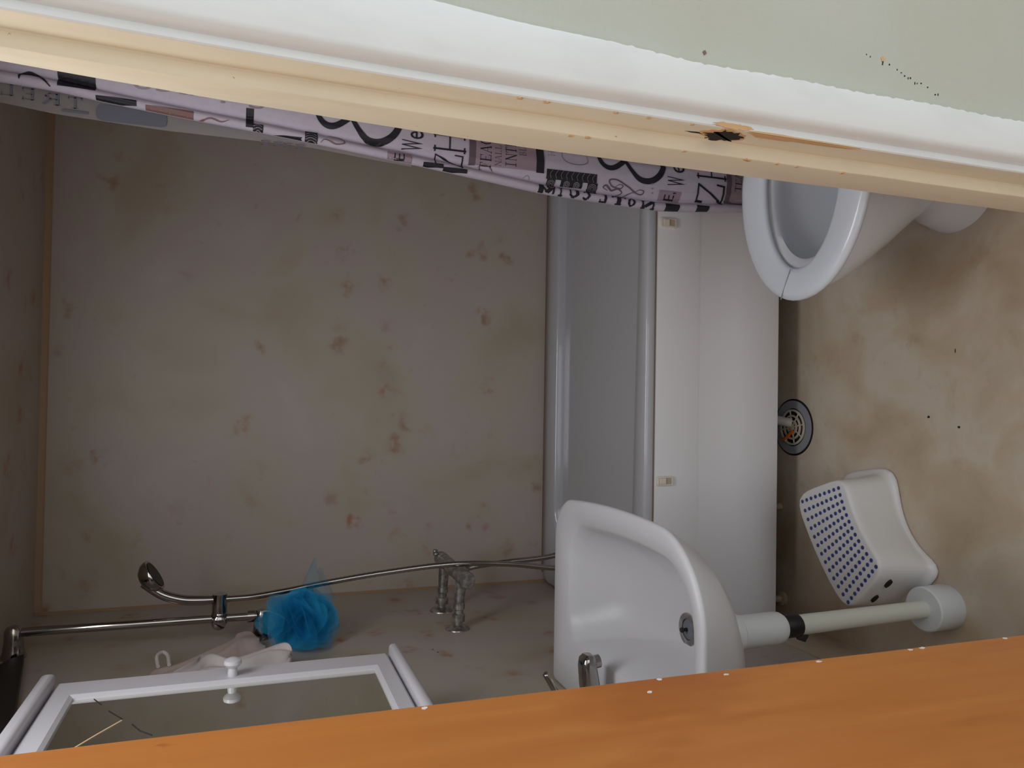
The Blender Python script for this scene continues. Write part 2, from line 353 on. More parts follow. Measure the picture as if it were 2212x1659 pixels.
for zc in (0.25, 1.75):
    mesh_obj('hinge', *tube([(-0.352, 0.737, zc-0.04), (-0.352, 0.737, zc+0.04)], 0.007), M['dullchrome'], door)

# ------------------------------------------------------------------ bathtub
YP = 1.777
bt = thing('bathtub', 'white bathtub along the back wall under the marbled wallpaper', 'bathtub', (0.2, 2.13, 0))
BX0, BX1 = XL+0.004, 1.06
def brect(x0, x1, y0, y1, r, z, n=10):
    return [(a, b, z) for a, b in rrect((x0+x1)/2, (y0+y1)/2, (x1-x0)/2, (y1-y0)/2, r, n)]
ZR = 0.517
rings = [brect(BX0+0.004, BX1-0.004, YP+0.004, YB-0.006, 0.045, ZR-0.030), brect(BX0, BX1, YP, YB-0.003, 0.05, ZR-0.022), brect(BX0, BX1, YP, YB-0.003, 0.05, ZR-0.006),
         brect(BX0+0.002, BX1-0.002, YP+0.002, YB-0.005, 0.05, ZR-0.002), brect(BX0+0.006, BX1-0.006, YP+0.006, YB-0.009, 0.05, ZR)]
def basin_ring(i, z, rad):
    return brect(BX0+0.10+i*1.6, BX1-0.075-i, YP+0.040+i*0.55, YB-0.098-i*0.55, rad, z)
rings += [basin_ring(-0.006, ZR, 0.16), basin_ring(0, ZR-0.003, 0.16), basin_ring(0.006, ZR-0.012, 0.16), basin_ring(0.020, ZR-0.10, 0.15), basin_ring(0.04, ZR-0.26, 0.13), basin_ring(0.065, ZR-0.36, 0.11), basin_ring(0.11, ZR-0.395, 0.09)]
# the inner rim edge drifts: wider ledge towards the tap end
def skew(r, k):
    out = []
    for x, y, z in r:
        if y < 2.1: y += k*0.028*min(1, max(0, (0.35-x)/0.6))*1.0
        out.append((x, y, z))
    return out
rings = rings[:5]+[skew(r, 1) for r in rings[5:]]
mesh_obj('tub', *loft(rings), M['bath'], bt, angle=60)
# front panel with two shallow horizontal steps, on a dark gap above the floor
ZB = 0.099
prof = [(YP+0.010, ZB), (YP+0.004, ZB), (YP+0.002, ZB+0.004), (YP+0.002, 0.236), (YP+0.0028, 0.240), (YP+0.0028, 0.350), (YP+0.002, 0.356), (YP+0.0008, 0.362), (YP+0.0004, 0.485), (YP+0.001, 0.4885), (YP+0.010, 0.4885)]
v, f = loft([[(x, y, z) for y, z in prof] for x in (BX0+0.002, 0.15, BX1)], True, True)
pn = mesh_obj('front_panel', v, f, M['panel'], bt, angle=50)
mesh_obj('sealant', *box(BX0+0.01, BX1, YP-0.0005, YP+0.006, 0.4885, 0.4920), M['seam'], pn, smooth=False)
for xc, zc in ((0.467, 0.457), (-0.2125, 0.458)):
    c = mesh_obj('clip', *poly_prism([(a, YP-0.006, b) for a, b in rrect(xc, zc, 0.0125, 0.024, 0.004, 4)], (0, 0.006, 0)), M['clip'], pn, bevel=0.0012)
    mesh_obj('clip_recess', *box(xc-0.0085, xc+0.0085, YP-0.0064, YP-0.003, zc-0.018, zc+0.018), M['foot'], c, smooth=False)
    mesh_obj('clip_slider', *box(xc-0.0078, xc+0.0078, YP-0.0095, YP-0.003, zc-0.001, zc+0.0165), M['clip'], c, smooth=False, bevel=0.001)
for xc, yc in ((-0.575, 1.872), (0.95, 1.872), (-0.31, 1.89), (0.95, 2.36), (-0.55, 2.36)):
    r = 0.020 if xc != -0.31 else 0.010
    ft = mesh_obj('leg', *lathe([(0, r), (0.010, r*1.05), (0.014, r*0.5), (0.115, r*0.4)], (xc, yc, 0), (0, 0, 1), 12), M['foot'], bt)
mesh_obj('sealant', *box(BX0+0.03, BX1, YB-0.010, YB-0.001, ZR-0.004, ZR+0.003), M['seam'], bt, smooth=False)

# floor drain and the bath waste hose that ends in it
dr = thing('floor_drain', 'round metal floor drain with grid half under the bath panel', 'drain', (-0.073, 1.835, 0))
C0 = V(-0.073, 1.835, 0)
def ring_mesh(c, r0, r1, z0, z1, n=40):
    q = []
    for r, z in ((r1, z0), (r1, z1), (r0, z1), (r0, z0)): q.append([(c.x+r*math.cos(2*PI*k/n), c.y+r*math.sin(2*PI*k/n), z) for k in range(n)])
    q.append(q[0]); return loft(q, False, False)
mesh_obj('rubber_rim', *ring_mesh(C0, 0.076, 0.082, 0.0, 0.002), M['black'], dr)
mesh_obj('flange', *ring_mesh(C0, 0.055, 0.077, 0.0, 0.0045), M['grate'], dr)
mesh_obj('sump', *lathe([(0.0, 0.056), (0.001, 0.056)], C0, (0, 0, 1), 32), M['hole'], dr)
gm = [ring_mesh(C0, r-0.0026, r+0.0026, 0.003, 0.0075) for r in (0.018, 0.033, 0.049)]
for k in range(8):
    a = 2*PI*k/8+0.2; d = V(math.cos(a), math.sin(a), 0)
    gm.append(tube([C0+d*0.006+V(0, 0, .0055), C0+d*0.052+V(0, 0, .0055)], 0.0022, 6))
gm.append(lathe([(0.003, 0.008), (0.008, 0.008)], C0, (0, 0, 1), 12))
mesh_obj('grid', *join(*gm), M['grid'], dr)
hs = thing('waste_hose', 'pale plastic waste hose running from under the bath into the floor drain', 'hose', (-0.06, 1.9, 0))
hp_ = catmull([(-0.03, 2.12, 0.09), (-0.035, 1.99, 0.062), (-0.048, 1.895, 0.045), (-0.058, 1.845, 0.022), (-0.060, 1.832, 0.009)], 6)
mesh_obj('hose', *tube(hp_, 0.0135, 14), M['pipe'], hs)
sh = thing('plastic_scrap', 'small bent orange plastic scrap lying on the drain grid', 'scrap', (-0.10, 1.85, 0.009))
mesh_obj('scrap', *tube(catmull([(-0.083, 1.826, 0.0118), (-0.094, 1.838, 0.0125), (-0.106, 1.856, 0.0120), (-0.110, 1.872, 0.0112)], 4), [0.0045]*4+[0.0048]*5+[0.004]*4, 8), M['orange'], sh)

# ------------------------------------------------------------------ toilet
to = thing('toilet', 'white toilet with an open oval seat, half hidden behind the door frame', 'toilet', (0.6, 1.31, 0))
def egg(cx, cy, af, ab, b, z, n=56, p=2.0):
    out = []
    for k in range(n):
        t = 2*PI*k/n; c, s = math.cos(t), math.sin(t); a = ab if c > 0 else af
        out.append((cx+a*math.copysign(abs(c)**(2/p), c), cy+b*math.copysign(abs(s)**(2/p), s), z))
    return out
CY = 1.318
ZT = 0.40
bowl = [egg(0.50, 1.305, 0.112, 0.25, 0.110, 0.0), egg(0.50, 1.305, 0.110, 0.25, 0.108, 0.012), egg(0.50, 1.305, 0.096, 0.24, 0.096, 0.06), egg(0.51, 1.306, 0.088, 0.22, 0.090, 0.105), egg(0.51, 1.308, 0.105, 0.22, 0.104, 0.13),
        egg(0.505, 1.312, 0.145, 0.21, 0.130, 0.19), egg(0.495, 1.315, 0.185, 0.20, 0.152, 0.25), egg(0.485, CY, 0.218, 0.19, 0.170, 0.31), egg(0.48, CY, 0.240, 0.19, 0.182, 0.36), egg(0.48, CY, 0.246, 0.19, 0.185, 0.385), egg(0.48, CY, 0.240, 0.185, 0.180, ZT),
        egg(0.48, CY, 0.19, 0.14, 0.125, ZT), egg(0.48, CY, 0.178, 0.13, 0.114, ZT-0.012), egg(0.48, CY, 0.195, 0.14, 0.128, ZT-0.04), egg(0.48, CY, 0.185, 0.13, 0.122, ZT-0.10), egg(0.50, CY, 0.14, 0.10, 0.088, ZT-0.18), egg(0.52, CY, 0.08, 0.05, 0.05, ZT-0.24), egg(0.53, CY, 0.05, 0.04, 0.035, ZT-0.28)]
mesh_obj('bowl', *loft(bowl), M['ceram'], to, angle=70)
def seat_ring(d, out, z): return egg(0.48, 1.3165, 0.268-out if d else 0.2+out, 0.195-out if d else 0.145+out, 0.197-out if d else 0.116+out, z)
q = [seat_ring(1, 0.010, ZT+0.002), seat_ring(1, 0.002, ZT+0.005), seat_ring(1, 0.0, ZT+0.011), seat_ring(1, 0.003, ZT+0.018), seat_ring(1, 0.012, ZT+0.0225), seat_ring(1, 0.024, ZT+0.0235),
     seat_ring(0, 0.012, ZT+0.0215), seat_ring(0, 0.004, ZT+0.018), seat_ring(0, 0.0, ZT+0.012), seat_ring(0, 0.003, ZT+0.004), seat_ring(0, 0.010, ZT+0.002)]
q.append(q[0])
se = mesh_obj('seat', *loft(q, False, False), M['seat'], to, angle=80)
mesh_obj('seam', *poly_prism([(0.218, 1.362, ZT+0.0222), (0.2795, 1.332, ZT+0.0222), (0.2800, 1.3332, ZT+0.0222), (0.2190, 1.3640, ZT+0.0222)], (0, 0, 0.0016)), M['water'], se, smooth=False)
mesh_obj('lid', *poly_prism([(0.70, 1.13+0.0, 0.43), (0.715, 1.505, 0.43), (0.775, 1.49, 0.80), (0.775, 1.14, 0.80)], (0.018, 0, 0)), M['seat'], to, bevel=0.008)
mesh_obj('cistern', *loft([brect(0.83, 1.05, 1.14, 1.49, 0.03, 0.40, 5), brect(0.815, 1.055, 1.115, 1.515, 0.03, 0.55, 5), brect(0.81, 1.055, 1.11, 1.52, 0.03, 0.74, 5)]), M['ceram'], to)
mesh_obj('cistern_lid', *loft([brect(0.80, 1.06, 1.10, 1.53, 0.03, 0.741, 5), brect(0.80, 1.06, 1.10, 1.53, 0.03, 0.765, 5), brect(0.82, 1.05, 1.12, 1.51, 0.03, 0.775, 5)]), M['ceram'], to)
mesh_obj('neck', *loft([brect(0.60, 1.0, 1.23, 1.38, 0.05, 0.02, 5), brect(0.62, 1.05, 1.21, 1.41, 0.05, 0.36, 5), brect(0.62, 1.05, 1.20, 1.42, 0.05, 0.41, 5)]), M['ceram'], to)

# ------------------------------------------------------------------ washbasin
wb = thing('washbasin', 'white ceramic washbasin fixed to the left wall beside the orange door', 'basin', (XL, 1.32, 0))
def bring(x0, x1, y0, y1, rw, rf, z, bow=0.0, n=12):
    rff = min(rf, 0.045+0.25*rf)
    """plan outline of the basin: x0 wall side, x1 front; small radius rw at the wall, rf at the front"""
    out = []
    for (cx, cy, a0, r) in ((x1-rff, y1-rff, 0, rff), (x0+rw, y1-rw, 90, rw), (x0+rw, y0+rw, 180, rw), (x1-rf, y0+rf, 270, rf)):
        for k in range(n+1):
            a = math.radians(a0+90*k/n); out.append([cx+r*math.cos(a), cy+r*math.sin(a), z])
    ym = (y0+y1)/2
    for p in out:
        if p[0] > x0+0.5*(x1-x0): p[0] += bow*(1-((p[1]-ym)/((y1-y0)/2))**2)-bow
    # extra points along the front
    k = len(out)-1; a, b = out[k], out[0]
    for i in range(1, 12):
        t = i/12; y = a[1]+(b[1]-a[1])*t; x = a[0]+(b[0]-a[0])*t
        x = x1-bow+bow*(1-((y-ym)/((y1-y0)/2))**2); out.append([x, y, z])
    return [tuple(p) for p in out]
ZW = 0.832
X0 = XL+0.001
rg = [bring(X0, -0.44, 1.23, 1.41, 0.03, 0.07, 0.655), bring(X0, -0.390, 1.15, 1.49, 0.03, 0.10, 0.672), bring(X0, -0.335, 1.095, 1.545, 0.02, 0.120, 0.698), bring(X0, -0.288, 1.064, 1.580, 0.016, 0.130, 0.728, 0.004), bring(X0, -0.255, 1.046, 1.600, 0.014, 0.142, 0.754, 0.012), bring(X0, -0.226, 1.029, 1.613, 0.012, 0.145, ZW-0.034, 0.016), bring(X0, -0.210, 1.019, 1.620, 0.012, 0.145, ZW-0.010, 0.020), bring(X0, -0.209, 1.018, 1.620, 0.012, 0.145, ZW-0.006, 0.020),
      bring(X0+0.003, -0.212, 1.021, 1.617, 0.012, 0.143, ZW-0.002, 0.020), bring(X0+0.008, -0.218, 1.027, 1.611, 0.012, 0.139, ZW, 0.020),
      bring(-0.520, -0.252, 1.047, 1.548, 0.055, 0.105, ZW-0.003, 0.020), bring(-0.515, -0.259, 1.053, 1.541, 0.055, 0.100, ZW-0.010, 0.020), bring(-0.508, -0.268, 1.064, 1.528, 0.06, 0.095, ZW-0.028, 0.018), bring(-0.495, -0.292, 1.090, 1.495, 0.07, 0.09, ZW-0.085, 0.012), bring(-0.482, -0.328, 1.15, 1.43, 0.07, 0.07, ZW-0.125, 0.01), bring(-0.472, -0.37, 1.22, 1.36, 0.05, 0.05, ZW-0.140, 0.0), bring(-0.462, -0.418, 1.266, 1.310, 0.0219, 0.0219, ZW-0.146, 0.0)]
mesh_obj('bowl', *loft(rg, True, False), M['basin'], wb, angle=75)
dc = V(-0.440, 1.288, ZW-0.146)
mesh_obj('drain_ring', *join(ring_mesh(dc, 0.020, 0.031, dc.z-0.003, dc.z+0.004, 32)), M['dullchrome'], wb)
pl = mesh_obj('plug', *lathe([(-0.006, 0.021), (0.002, 0.019), (0.0045, 0.010), (0.005, 0.004)], dc, (0, 0, 1), 24), M['greyink'], wb)
mesh_obj('plug_knob', *lathe([(0.004, 0.004), (0.012, 0.003), (0.014, 0.0055), (0.018, 0.0045)], dc, (0, 0, 1), 12), M['black'], pl)
# single lever tap on the basin ledge
tp = thing('basin_tap', 'chrome single lever tap on the back ledge of the washbasin', 'tap', (-0.577, 1.325, ZW))
mesh_obj('body', *lathe([(-0.002, 0.026), (0.006, 0.025), (0.010, 0.0215), (0.062, 0.0215), (0.070, 0.019)], (-0.577, 1.325, ZW), (0, 0, 1), 24), M['chrome'], tp)
sp = []
for t, zt, hw, hh in ((0, 0.040, 0.019, 0.018), (0.3, 0.045, 0.019, 0.0175), (0.75, 0.050, 0.019, 0.015), (0.92, 0.050, 0.018, 0.0130), (1.0, 0.049, 0.013, 0.008)):
    x = -0.565+t*0.083; sp.append([(x, 1.325+a, ZW+zt+b) for a, b in rrect(0, 0, hw, hh, min(hw, hh)*0.7, 4)])
mesh_obj('spout', *loft(sp), M['chrome'], tp, angle=60)
mesh_obj('aerator', *lathe([(0, 0.0125), (0.012, 0.0125), (0.012, 0.009)], (-0.497, 1.325, ZW+0.038), (0.15, 0, -1), 18), M['chrome'], tp)
lv = []
for t, z, hw, hh in ((0, 0.078, 0.018, 0.010), (0.2, 0.092, 0.014, 0.008), (0.6, 0.118, 0.008, 0.0055), (0.95, 0.134, 0.007, 0.005), (1.0, 0.1345, 0.004, 0.003)):
    x = -0.585+t*0.078; lv.append([(x-0.35*b, 1.325+a, ZW+z+b) for a, b in rrect(0, 0, hw, hh, min(hw, hh)*0.8, 4)])
mesh_obj('lever', *loft(lv), M['chrome'], tp, angle=60)
mesh_obj('cap', *lathe([(0.070, 0.0205), (0.090, 0.020), (0.096, 0.015)], (-0.577, 1.325, ZW), (0, 0, 1), 24), M['chrome'], tp)
# waste pipe under the basin
wp = thing('waste_pipe', 'white plastic waste pipe standing under the washbasin with a black tape band', 'pipe', (-0.455, 1.318, 0))
a0, b0 = V(-0.462, 1.300, 0.67), V(-0.454, 1.318, 0.0)
def onp(z): return a0.lerp(b0, (0.67-z)/0.67)
def seg(z0, z1, prof): return tube([onp(z) for z, r in prof], [r for z, r in prof], 28)
mesh_obj('trap', *seg(0, 0, [(0.652, 0.037), (0.570, 0.037), (0.565, 0.0325), (0.480, 0.0325), (0.466, 0.031), (0.458, 0.026), (0.456, 0.018)]), M['pvc'], wp)
tpb = mesh_obj('tape', *seg(0, 0, [(0.462, 0.0222), (0.460, 0.0235), (0.418, 0.0230), (0.416, 0.0212)]), M['tape'], wp)
e0 = onp(0.412)+V(-0.021, -0.005, 0)
mesh_obj('tape_end', *poly_prism([e0+V(0.006, 0, 0.018), e0+V(-0.006, -0.003, 0.012), e0+V(-0.012, -0.006, -0.006), e0+V(0.000, -0.004, -0.016), e0+V(0.008, 0, -0.004)], (0.001, 0.002, 0)), M['tape'], tpb, smooth=False)
mesh_obj('pipe', *seg(0, 0, [(0.440, 0.0205), (0.425, 0.0205), (0.06, 0.0190), (0.04, 0.019)]), M['pvc2'], wp)
mesh_obj('floor_collar', *seg(0, 0, [(0.0722, 0.021), (0.0718, 0.046), (0.069, 0.049), (0.002, 0.050), (0.0005, 0.049)]), M['pvc'], wp)

# ------------------------------------------------------------------ step stool
st = thing('step_stool', 'small white plastic step stool with blue grip dots on the floor beside the waste pipe', 'stool', (-0.32, 1.47, 0))
HT = 0.16
Ac, Bc, Cc, Dc = V(-0.243, 1.629), V(-0.179, 1.464), V(-0.366, 1.342), V(-0.487, 1.450)
near_m, far_m = V(-0.281, 1.421), V(-0.376, 1.549)
def quadline(a, m, b, n=14):
    c = 2*m-(a+b)/2; return [((1-t)**2)*a+2*t*(1-t)*c+t*t*b for t in [k/n for k in range(n+1)]]
def outline(a, b, c, d, nm, fm, n=14):
    """A-B short end, B-C concave near side, C-D short end, D-A bulging far side"""
    near = quadline(b, nm, c, n); far = quadline(d, fm, a, n); e1 = quadline(a, (a+b)/2+0.0*(a-c), b, 8); e2 = quadline(c, (c+d)/2, d, 8)
    return e1[:-1]+near[:-1]+e2[:-1]+far[:-1]
def smooth_corners(p, k, it=3):
    p = list(p); n = len(p)
    for _ in range(it):
        p = [(p[i-1]+p[i]*k+p[(i+1) % n])/(2+k) for i in range(n)]
    return p
cen = (Ac+Bc+Cc+Dc)/4
def grow(p, d):
    n = len(p); out = []
    for i in range(n):
        t = (p[(i+1) % n]-p[i-1]).normalized(); nn = V(t.y, -t.x)
        if nn.dot(p[i]-cen) < 0: nn = -nn
        out.append(p[i]+nn*d)
    return out
top = grow(smooth_corners(outline(Ac, Bc, Cc, Dc, near_m, far_m), 1.0, 3), 0.006)
base_corners = outline(V(-0.192, 1.640), V(-0.158, 1.460), V(-0.374, 1.323), V(-0.510, 1.458), V(-0.302, 1.425), V(-0.385, 1.572))
base = smooth_corners(base_corners, 1.0, 3)
def blend(t, d=0): 
    r = [a*(1-t)+b*t for a, b in zip(base, top)]
    return grow(r, d)
def lift(r, z): return [(p.x, p.y, z) for p in r]
srs = [lift(blend(0.0, 0.001), 0.0), lift(blend(0.0, 0.005), 0.004), lift(blend(0.0, 0.006), 0.010), lift(blend(0.05, 0.003), 0.016), lift(blend(0.22, -0.001), 0.020), lift(blend(0.42, -0.001), 0.032), lift(blend(0.60), 0.055), lift(blend(0.80), 0.09), lift(blend(0.95), 0.135), lift(blend(1.0), HT-0.010), lift(blend(1.0, -0.0012), HT-0.004), lift(blend(1.0, -0.0035), HT-0.001), lift(blend(1.0, -0.007), HT)]
mesh_obj('shell', *loft(srs), M['stool'], st, angle=70)
# 9 x 13 grip dots following the curve
Ad, Bd, Cd, Dd = V(-0.2545, 1.609), V(-0.2035, 1.478), V(-0.3655, 1.361), V(-0.4705, 1.448)
nrow = quadline(Bd, V(-0.2915, 1.434), Cd, 12); frow = quadline(Ad, V(-0.374, 1.5375), Dd, 12)
dv, df = lathe([(0, 0.0047), (0.0008, 0.0047), (0.0013, 0.0040)], (0, 0, 0), (0, 0, 1), 10)
dm = bpy.data.meshes.new('grip_dot'); dm.from_pydata([tuple(p) for p in dv], [], df); dm.materials.append(M['dot'])
for i in range(13):
    for j in range(9):
        p = frow[i].lerp(nrow[i], 0.045+0.955*j/8); o = bpy.data.objects.new('grip_dot', dm); COL.objects.link(o); o.parent = st
        o.location = V(p.x, p.y, HT+0.0002)-Vector(st['origin'])
for t in (0.30, 0.66):
    p = (Cc*0.9+V(-0.380, 1.318)*0.1).lerp(Dc, t); d = (Dc-Cc).normalized(); nn = V(-d.y, d.x)
    if nn.dot(p-cen) < 0: nn = -nn
    c = V(p.x, p.y, 0.118)+V(nn.x, nn.y, 0)*0.0; D3 = V(d.x, d.y, 0); N3 = V(nn.x, nn.y, 0)
    pts = [c+D3*(0.013*math.cos(2*PI*k/20))+V(0, 0, 0.0065*math.sin(2*PI*k/20))+N3*0.0005 for k in range(20)]
    mesh_obj('hand_hole', *poly_prism(pts, N3*0.0085), M['hole'], st, smooth=False)

# ------------------------------------------------------------------ shower
sr = thing('shower_rail', 'chrome shower slide rail upright on the left wall above the bath', 'shower rail', (XL, 2.105, 1.46))
mesh_obj('rail', *tube([(-0.575, 2.105, 2.01), (-0.575, 2.100, 1.44)], 0.0108, 20), M['chrome'], sr)
for zc in (2.006, 1.448):
    b = mesh_obj('bracket', *lathe([(0, 0.027), (0.004, 0.0275), (0.018, 0.0225), (0.040, 0.0205), (0.064, 0.0200), (0.073, 0.0155), (0.077, 0.006)], (XL, 2.105, zc), (1, 0, 0), 24), M['chrome'], sr)
mesh_obj('rail_collar', *lathe([(0, 0.016), (0.018, 0.016)], (-0.575, 2.1, 1.466), (0, 0, 1), 18), M['chrome'], sr)
ho = mesh_obj('hand_shower_holder', *lathe([(0, 0.014), (0.003, 0.020), (0.028, 0.020), (0.032, 0.018)], (-0.5905, 2.1005, 1.552), (1, 0.0, 0), 20), M['chrome'], sr)
mesh_obj('holder_arm', *tube([(-0.570, 2.100, 1.552), (-0.513, 2.100, 1.552)], [0.0185, 0.0180], 20), M['chrome'], ho)
mesh_obj('holder_knob', *lathe([(0, 0.018), (0.016, 0.0175), (0.019, 0.013)], (-0.580, 2.088, 1.552), (0, -1, 0), 20), M['chrome'], ho)
hd = thing('hand_shower', 'chrome hand shower clipped in the holder of the slide rail', 'hand shower', (-0.53, 2.1, 1.53))
hpts = catmull([(-0.527, 2.10, 1.528), (-0.527, 2.10, 1.560), (-0.526, 2.10, 1.60), (-0.522, 2.10, 1.640), (-0.508, 2.10, 1.682), (-0.488, 2.10, 1.712), (-0.474, 2.10, 1.730)], 6)
hr = [0.0085+0.0040*min(1, i/12) - 0.0010*max(0, (i-24)/12) for i in range(len(hpts))]
mesh_obj('handle', *tube(hpts, hr, 18), M['chrome'], hd)
ax = V(0.55, -0.05, -0.84).normalized()
mesh_obj('spray_head', *lathe([(-0.020, 0.010), (-0.013, 0.027), (0.0, 0.038), (0.012, 0.0415), (0.017, 0.040)], V(-0.464, 2.10, 1.718), ax, 28), M['chrome'], hd)
mesh_obj('spray_face', *lathe([(0.0160, 0.035), (0.0185, 0.034)], V(-0.464, 2.10, 1.718), ax, 28), M['black'], hd)
fh = thing('shower_hose', 'ribbed chrome shower hose hanging from hand shower down into the bath', 'hose', (-0.5, 2.1, 1.0))
hz = catmull([(-0.527, 2.10, 1.530), (-0.525, 2.098, 1.47), (-0.511, 2.085, 1.38), (-0.494, 2.07, 1.290), (-0.473, 2.055, 1.135), (-0.457, 2.035, 0.965), (-0.464, 2.03, 0.801), (-0.486, 2.035, 0.63), (-0.475, 2.05, 0.46), (-0.44, 2.08, 0.34), (-0.40, 2.10, 0.31), (-0.38, 2.115, 0.36), (-0.415, 2.115, 0.48), (-0.464, 2.11, 0.622), (-0.477, 2.115, 0.773), (-0.485, 2.12, 0.86), (-0.497, 2.128, 0.908)], 26)
rad = [0.0074+(0.0007 if k % 2 else 0) for k in range(len(hz))]
mesh_obj('hose', *tube(hz, rad, 12), M['chrome'], fh)
mx = thing('bath_mixer', 'limescaled wall mounted bath mixer tap on two elbows above the bath', 'tap', (XL, 2.13, 0.93))
for yc, zc in ((2.225, 0.940), (2.040, 0.940)):
    mesh_obj('wall_flange', *lathe([(0, 0.034), (0.003, 0.033), (0.010, 0.018), (0.012, 0.013)], (XL, yc, zc), (1, 0, 0), 24), M['dullchrome'], mx)
    mesh_obj('elbow', *lathe([(0.008, 0.012), (0.020, 0.012), (0.022, 0.0185), (0.040, 0.0185), (0.043, 0.0130), (0.052, 0.0130), (0.055, 0.016), (0.070, 0.016), (0.073, 0.0138), (0.095, 0.0150), (0.135, 0.016)], (XL, yc, zc), (1, 0, -0.05), 8 if False else 18), M['dullchrome'], mx, angle=35)
mesh_obj('body', *lathe([(0, 0.018), (0.003, 0.0205), (0.255, 0.0205), (0.258, 0.018)], (-0.492, 2.262, 0.930), (0, -1, 0), 28), M['dullchrome'], mx, angle=50)
mesh_obj('temperature_handle', *lathe([(0, 0.0215), (0.002, 0.0222), (0.052, 0.0224), (0.055, 0.0205)], (-0.492, 2.040, 0.930), (0, -1, 0), 28), M['dullchrome'], mx, angle=50)
mesh_obj('flow_handle', *lathe([(0, 0.0212), (0.035, 0.0215), (0.038, 0.019)], (-0.492, 2.245, 0.930), (0, 1, 0), 28), M['dullchrome'], mx, angle=50)
mesh_obj('handle_button', *box(-0.480, -0.462, 2.262, 2.275, 0.943, 0.957), M['chrome'], mx, bevel=0.003)
mesh_obj('outlet', *lathe([(0, 0.012), (0.016, 0.012), (0.018, 0.009), (0.024, 0.009)], (-0.495, 2.128, 0.912), (0, 0, -1), 18), M['dullchrome'], mx)

# ------------------------------------------------------------------ puff and cloths on the rail
lf = thing('bath_puff', 'bright blue net bath puff hanging from the foot of the shower rail', 'bath puff', (-0.58, 2.0, 1.36))
rp = random.Random(21)
def ruffle(c, nrm_, rad_, amp, waves, ph, nr=7, na=36):
    nrm_ = nrm_.normalized(); a = nrm_.orthogonal().normalized(); b = nrm_.cross(a); vs = [c]; fs = []
    for i in range(1, nr+1):
        r = i/nr
        for k in range(na):
            t = 2*PI*k/na; rr_ = rad_*r*(1+0.12*math.sin(3*t+ph))
            h = amp*r*r*math.sin(waves*t+ph)+0.35*amp*r*math.sin((waves+3)*t+2*ph)+0.35*rad_*r*r
            vs.append(c+(a*math.cos(t)+b*math.sin(t))*rr_+nrm_*h)
    for k in range(na): fs.append((0, 1+k, 1+(k+1) % na))
    for i in range(nr-1):
        for k in range(na):
            p, q_ = 1+i*na+k, 1+i*na+(k+1) % na; fs.append((p, q_, q_+na, p+na))
    return vs, fs
pc = V(-0.575, 2.00, 1.355)
def squash(ms):
    out = []
    for vs, fs in ms: out.append(([V(max(XL+0.004, p.x), p.y, p.z) for p in vs], fs))
    return out
rs = []
for k in range(26):
    d = V(rp.uniform(-0.3, 1), rp.uniform(-1, 1), rp.uniform(-1, 0.9)).normalized()
    rs.append(ruffle(pc+d*0.012+V(0, 0, rp.uniform(-.01, .01)), d, rp.uniform(0.058, 0.078), rp.uniform(0.008, 0.014), rp.choice((2, 3, 4)), rp.uniform(0, 6)))
mesh_obj('net_ruffles', *join(*squash(rs)), M['net'], lf)
v1 = ruffle(V(-0.545, 2.02, 1.395), V(0.8, -0.6, 0.35), 0.042, 0.008, 3, 1.0)
mesh_obj('net_ruffles', *join(*squash([v1, ruffle(V(-0.560, 1.98, 1.425), V(0.3, -1, 0.5), 0.036, 0.006, 3, 2.0)])), M['net'], lf)
# one stray layer pulled out
gv = []; N = 14
for i in range(N+1):
    s = i/N; c = V(-0.555, 2.02, 1.36).lerp(V(-0.442, 2.05, 1.318), s); wd = 0.075*(1-s)**0.75+0.007
    for j in range(9):
        tt = j/8-0.5; gv.append(c+V(0.02*math.sin(6*tt+3*s), 0.012*math.sin(9*tt+5*s), -0.035*(1-s)*0.6)+V(0.25, 0.1, -1).normalized()*tt*2*wd)
gf = [(i*9+j, i*9+j+1, (i+1)*9+j+1, (i+1)*9+j) for i in range(N) for j in range(8)]
mesh_obj('loose_layer', gv, gf, M['netthin'], lf)
mesh_obj('cord', *tube(catmull([(-0.560, 2.075, 1.452), (-0.552, 2.05, 1.437), (-0.550, 2.01, 1.415), (-0.560, 1.99, 1.395), (-0.575, 2.0, 1.380)], 6), 0.0016, 8), M['rag'], lf)
def hung(name, mt, parent, left, right, depth, seed, waves, thick=0.004, nu=44, nv=22, x0=-0.612):
    """cloth between two border lines given as (Y, z) points, folds standing out from the wall"""
    L = catmull([(0, y, z) for y, z in left], 8); Rr = catmull([(0, y, z) for y, z in right], 8); r_ = random.Random(seed); p1, p2, p3 = (r_.uniform(0, 6) for _ in range(3))
    vs, fs = [], []
    for i in range(nu+1):
        s = i/nu; a = L[min(len(L)-1, int(s*(len(L)-1)))]; b = Rr[min(len(Rr)-1, int(s*(len(Rr)-1)))]
        for j in range(nv+1):
            t = j/nv; p = a.lerp(b, t); roll = math.sin(PI*t)**0.5
            x = x0+depth*(0.35*roll+0.4*math.sin(waves*PI*t+p1+2.0*s)*roll+0.25*math.sin(5*s+p2+3*t)+0.18*math.sin(13*s+7*t+p3))
            vs.append((max(XL+0.006, x), p.y+0.004*math.sin(17*s+p2), p.z+0.004*math.sin(9*t+p3)))
    fs = [(i*(nv+1)+j, i*(nv+1)+j+1, (i+1)*(nv+1)+j+1, (i+1)*(nv+1)+j) for i in range(nu) for j in range(nv)]
    return mesh_obj(name, vs, fs, mt, parent, solid=thick, sub=1)
c1 = thing('washcloth', 'fawn waffle washcloth hanging on the left wall beside the blue puff', 'cloth', (-0.612, 1.95, 1.45), 'cloths behind the mirror cabinet')
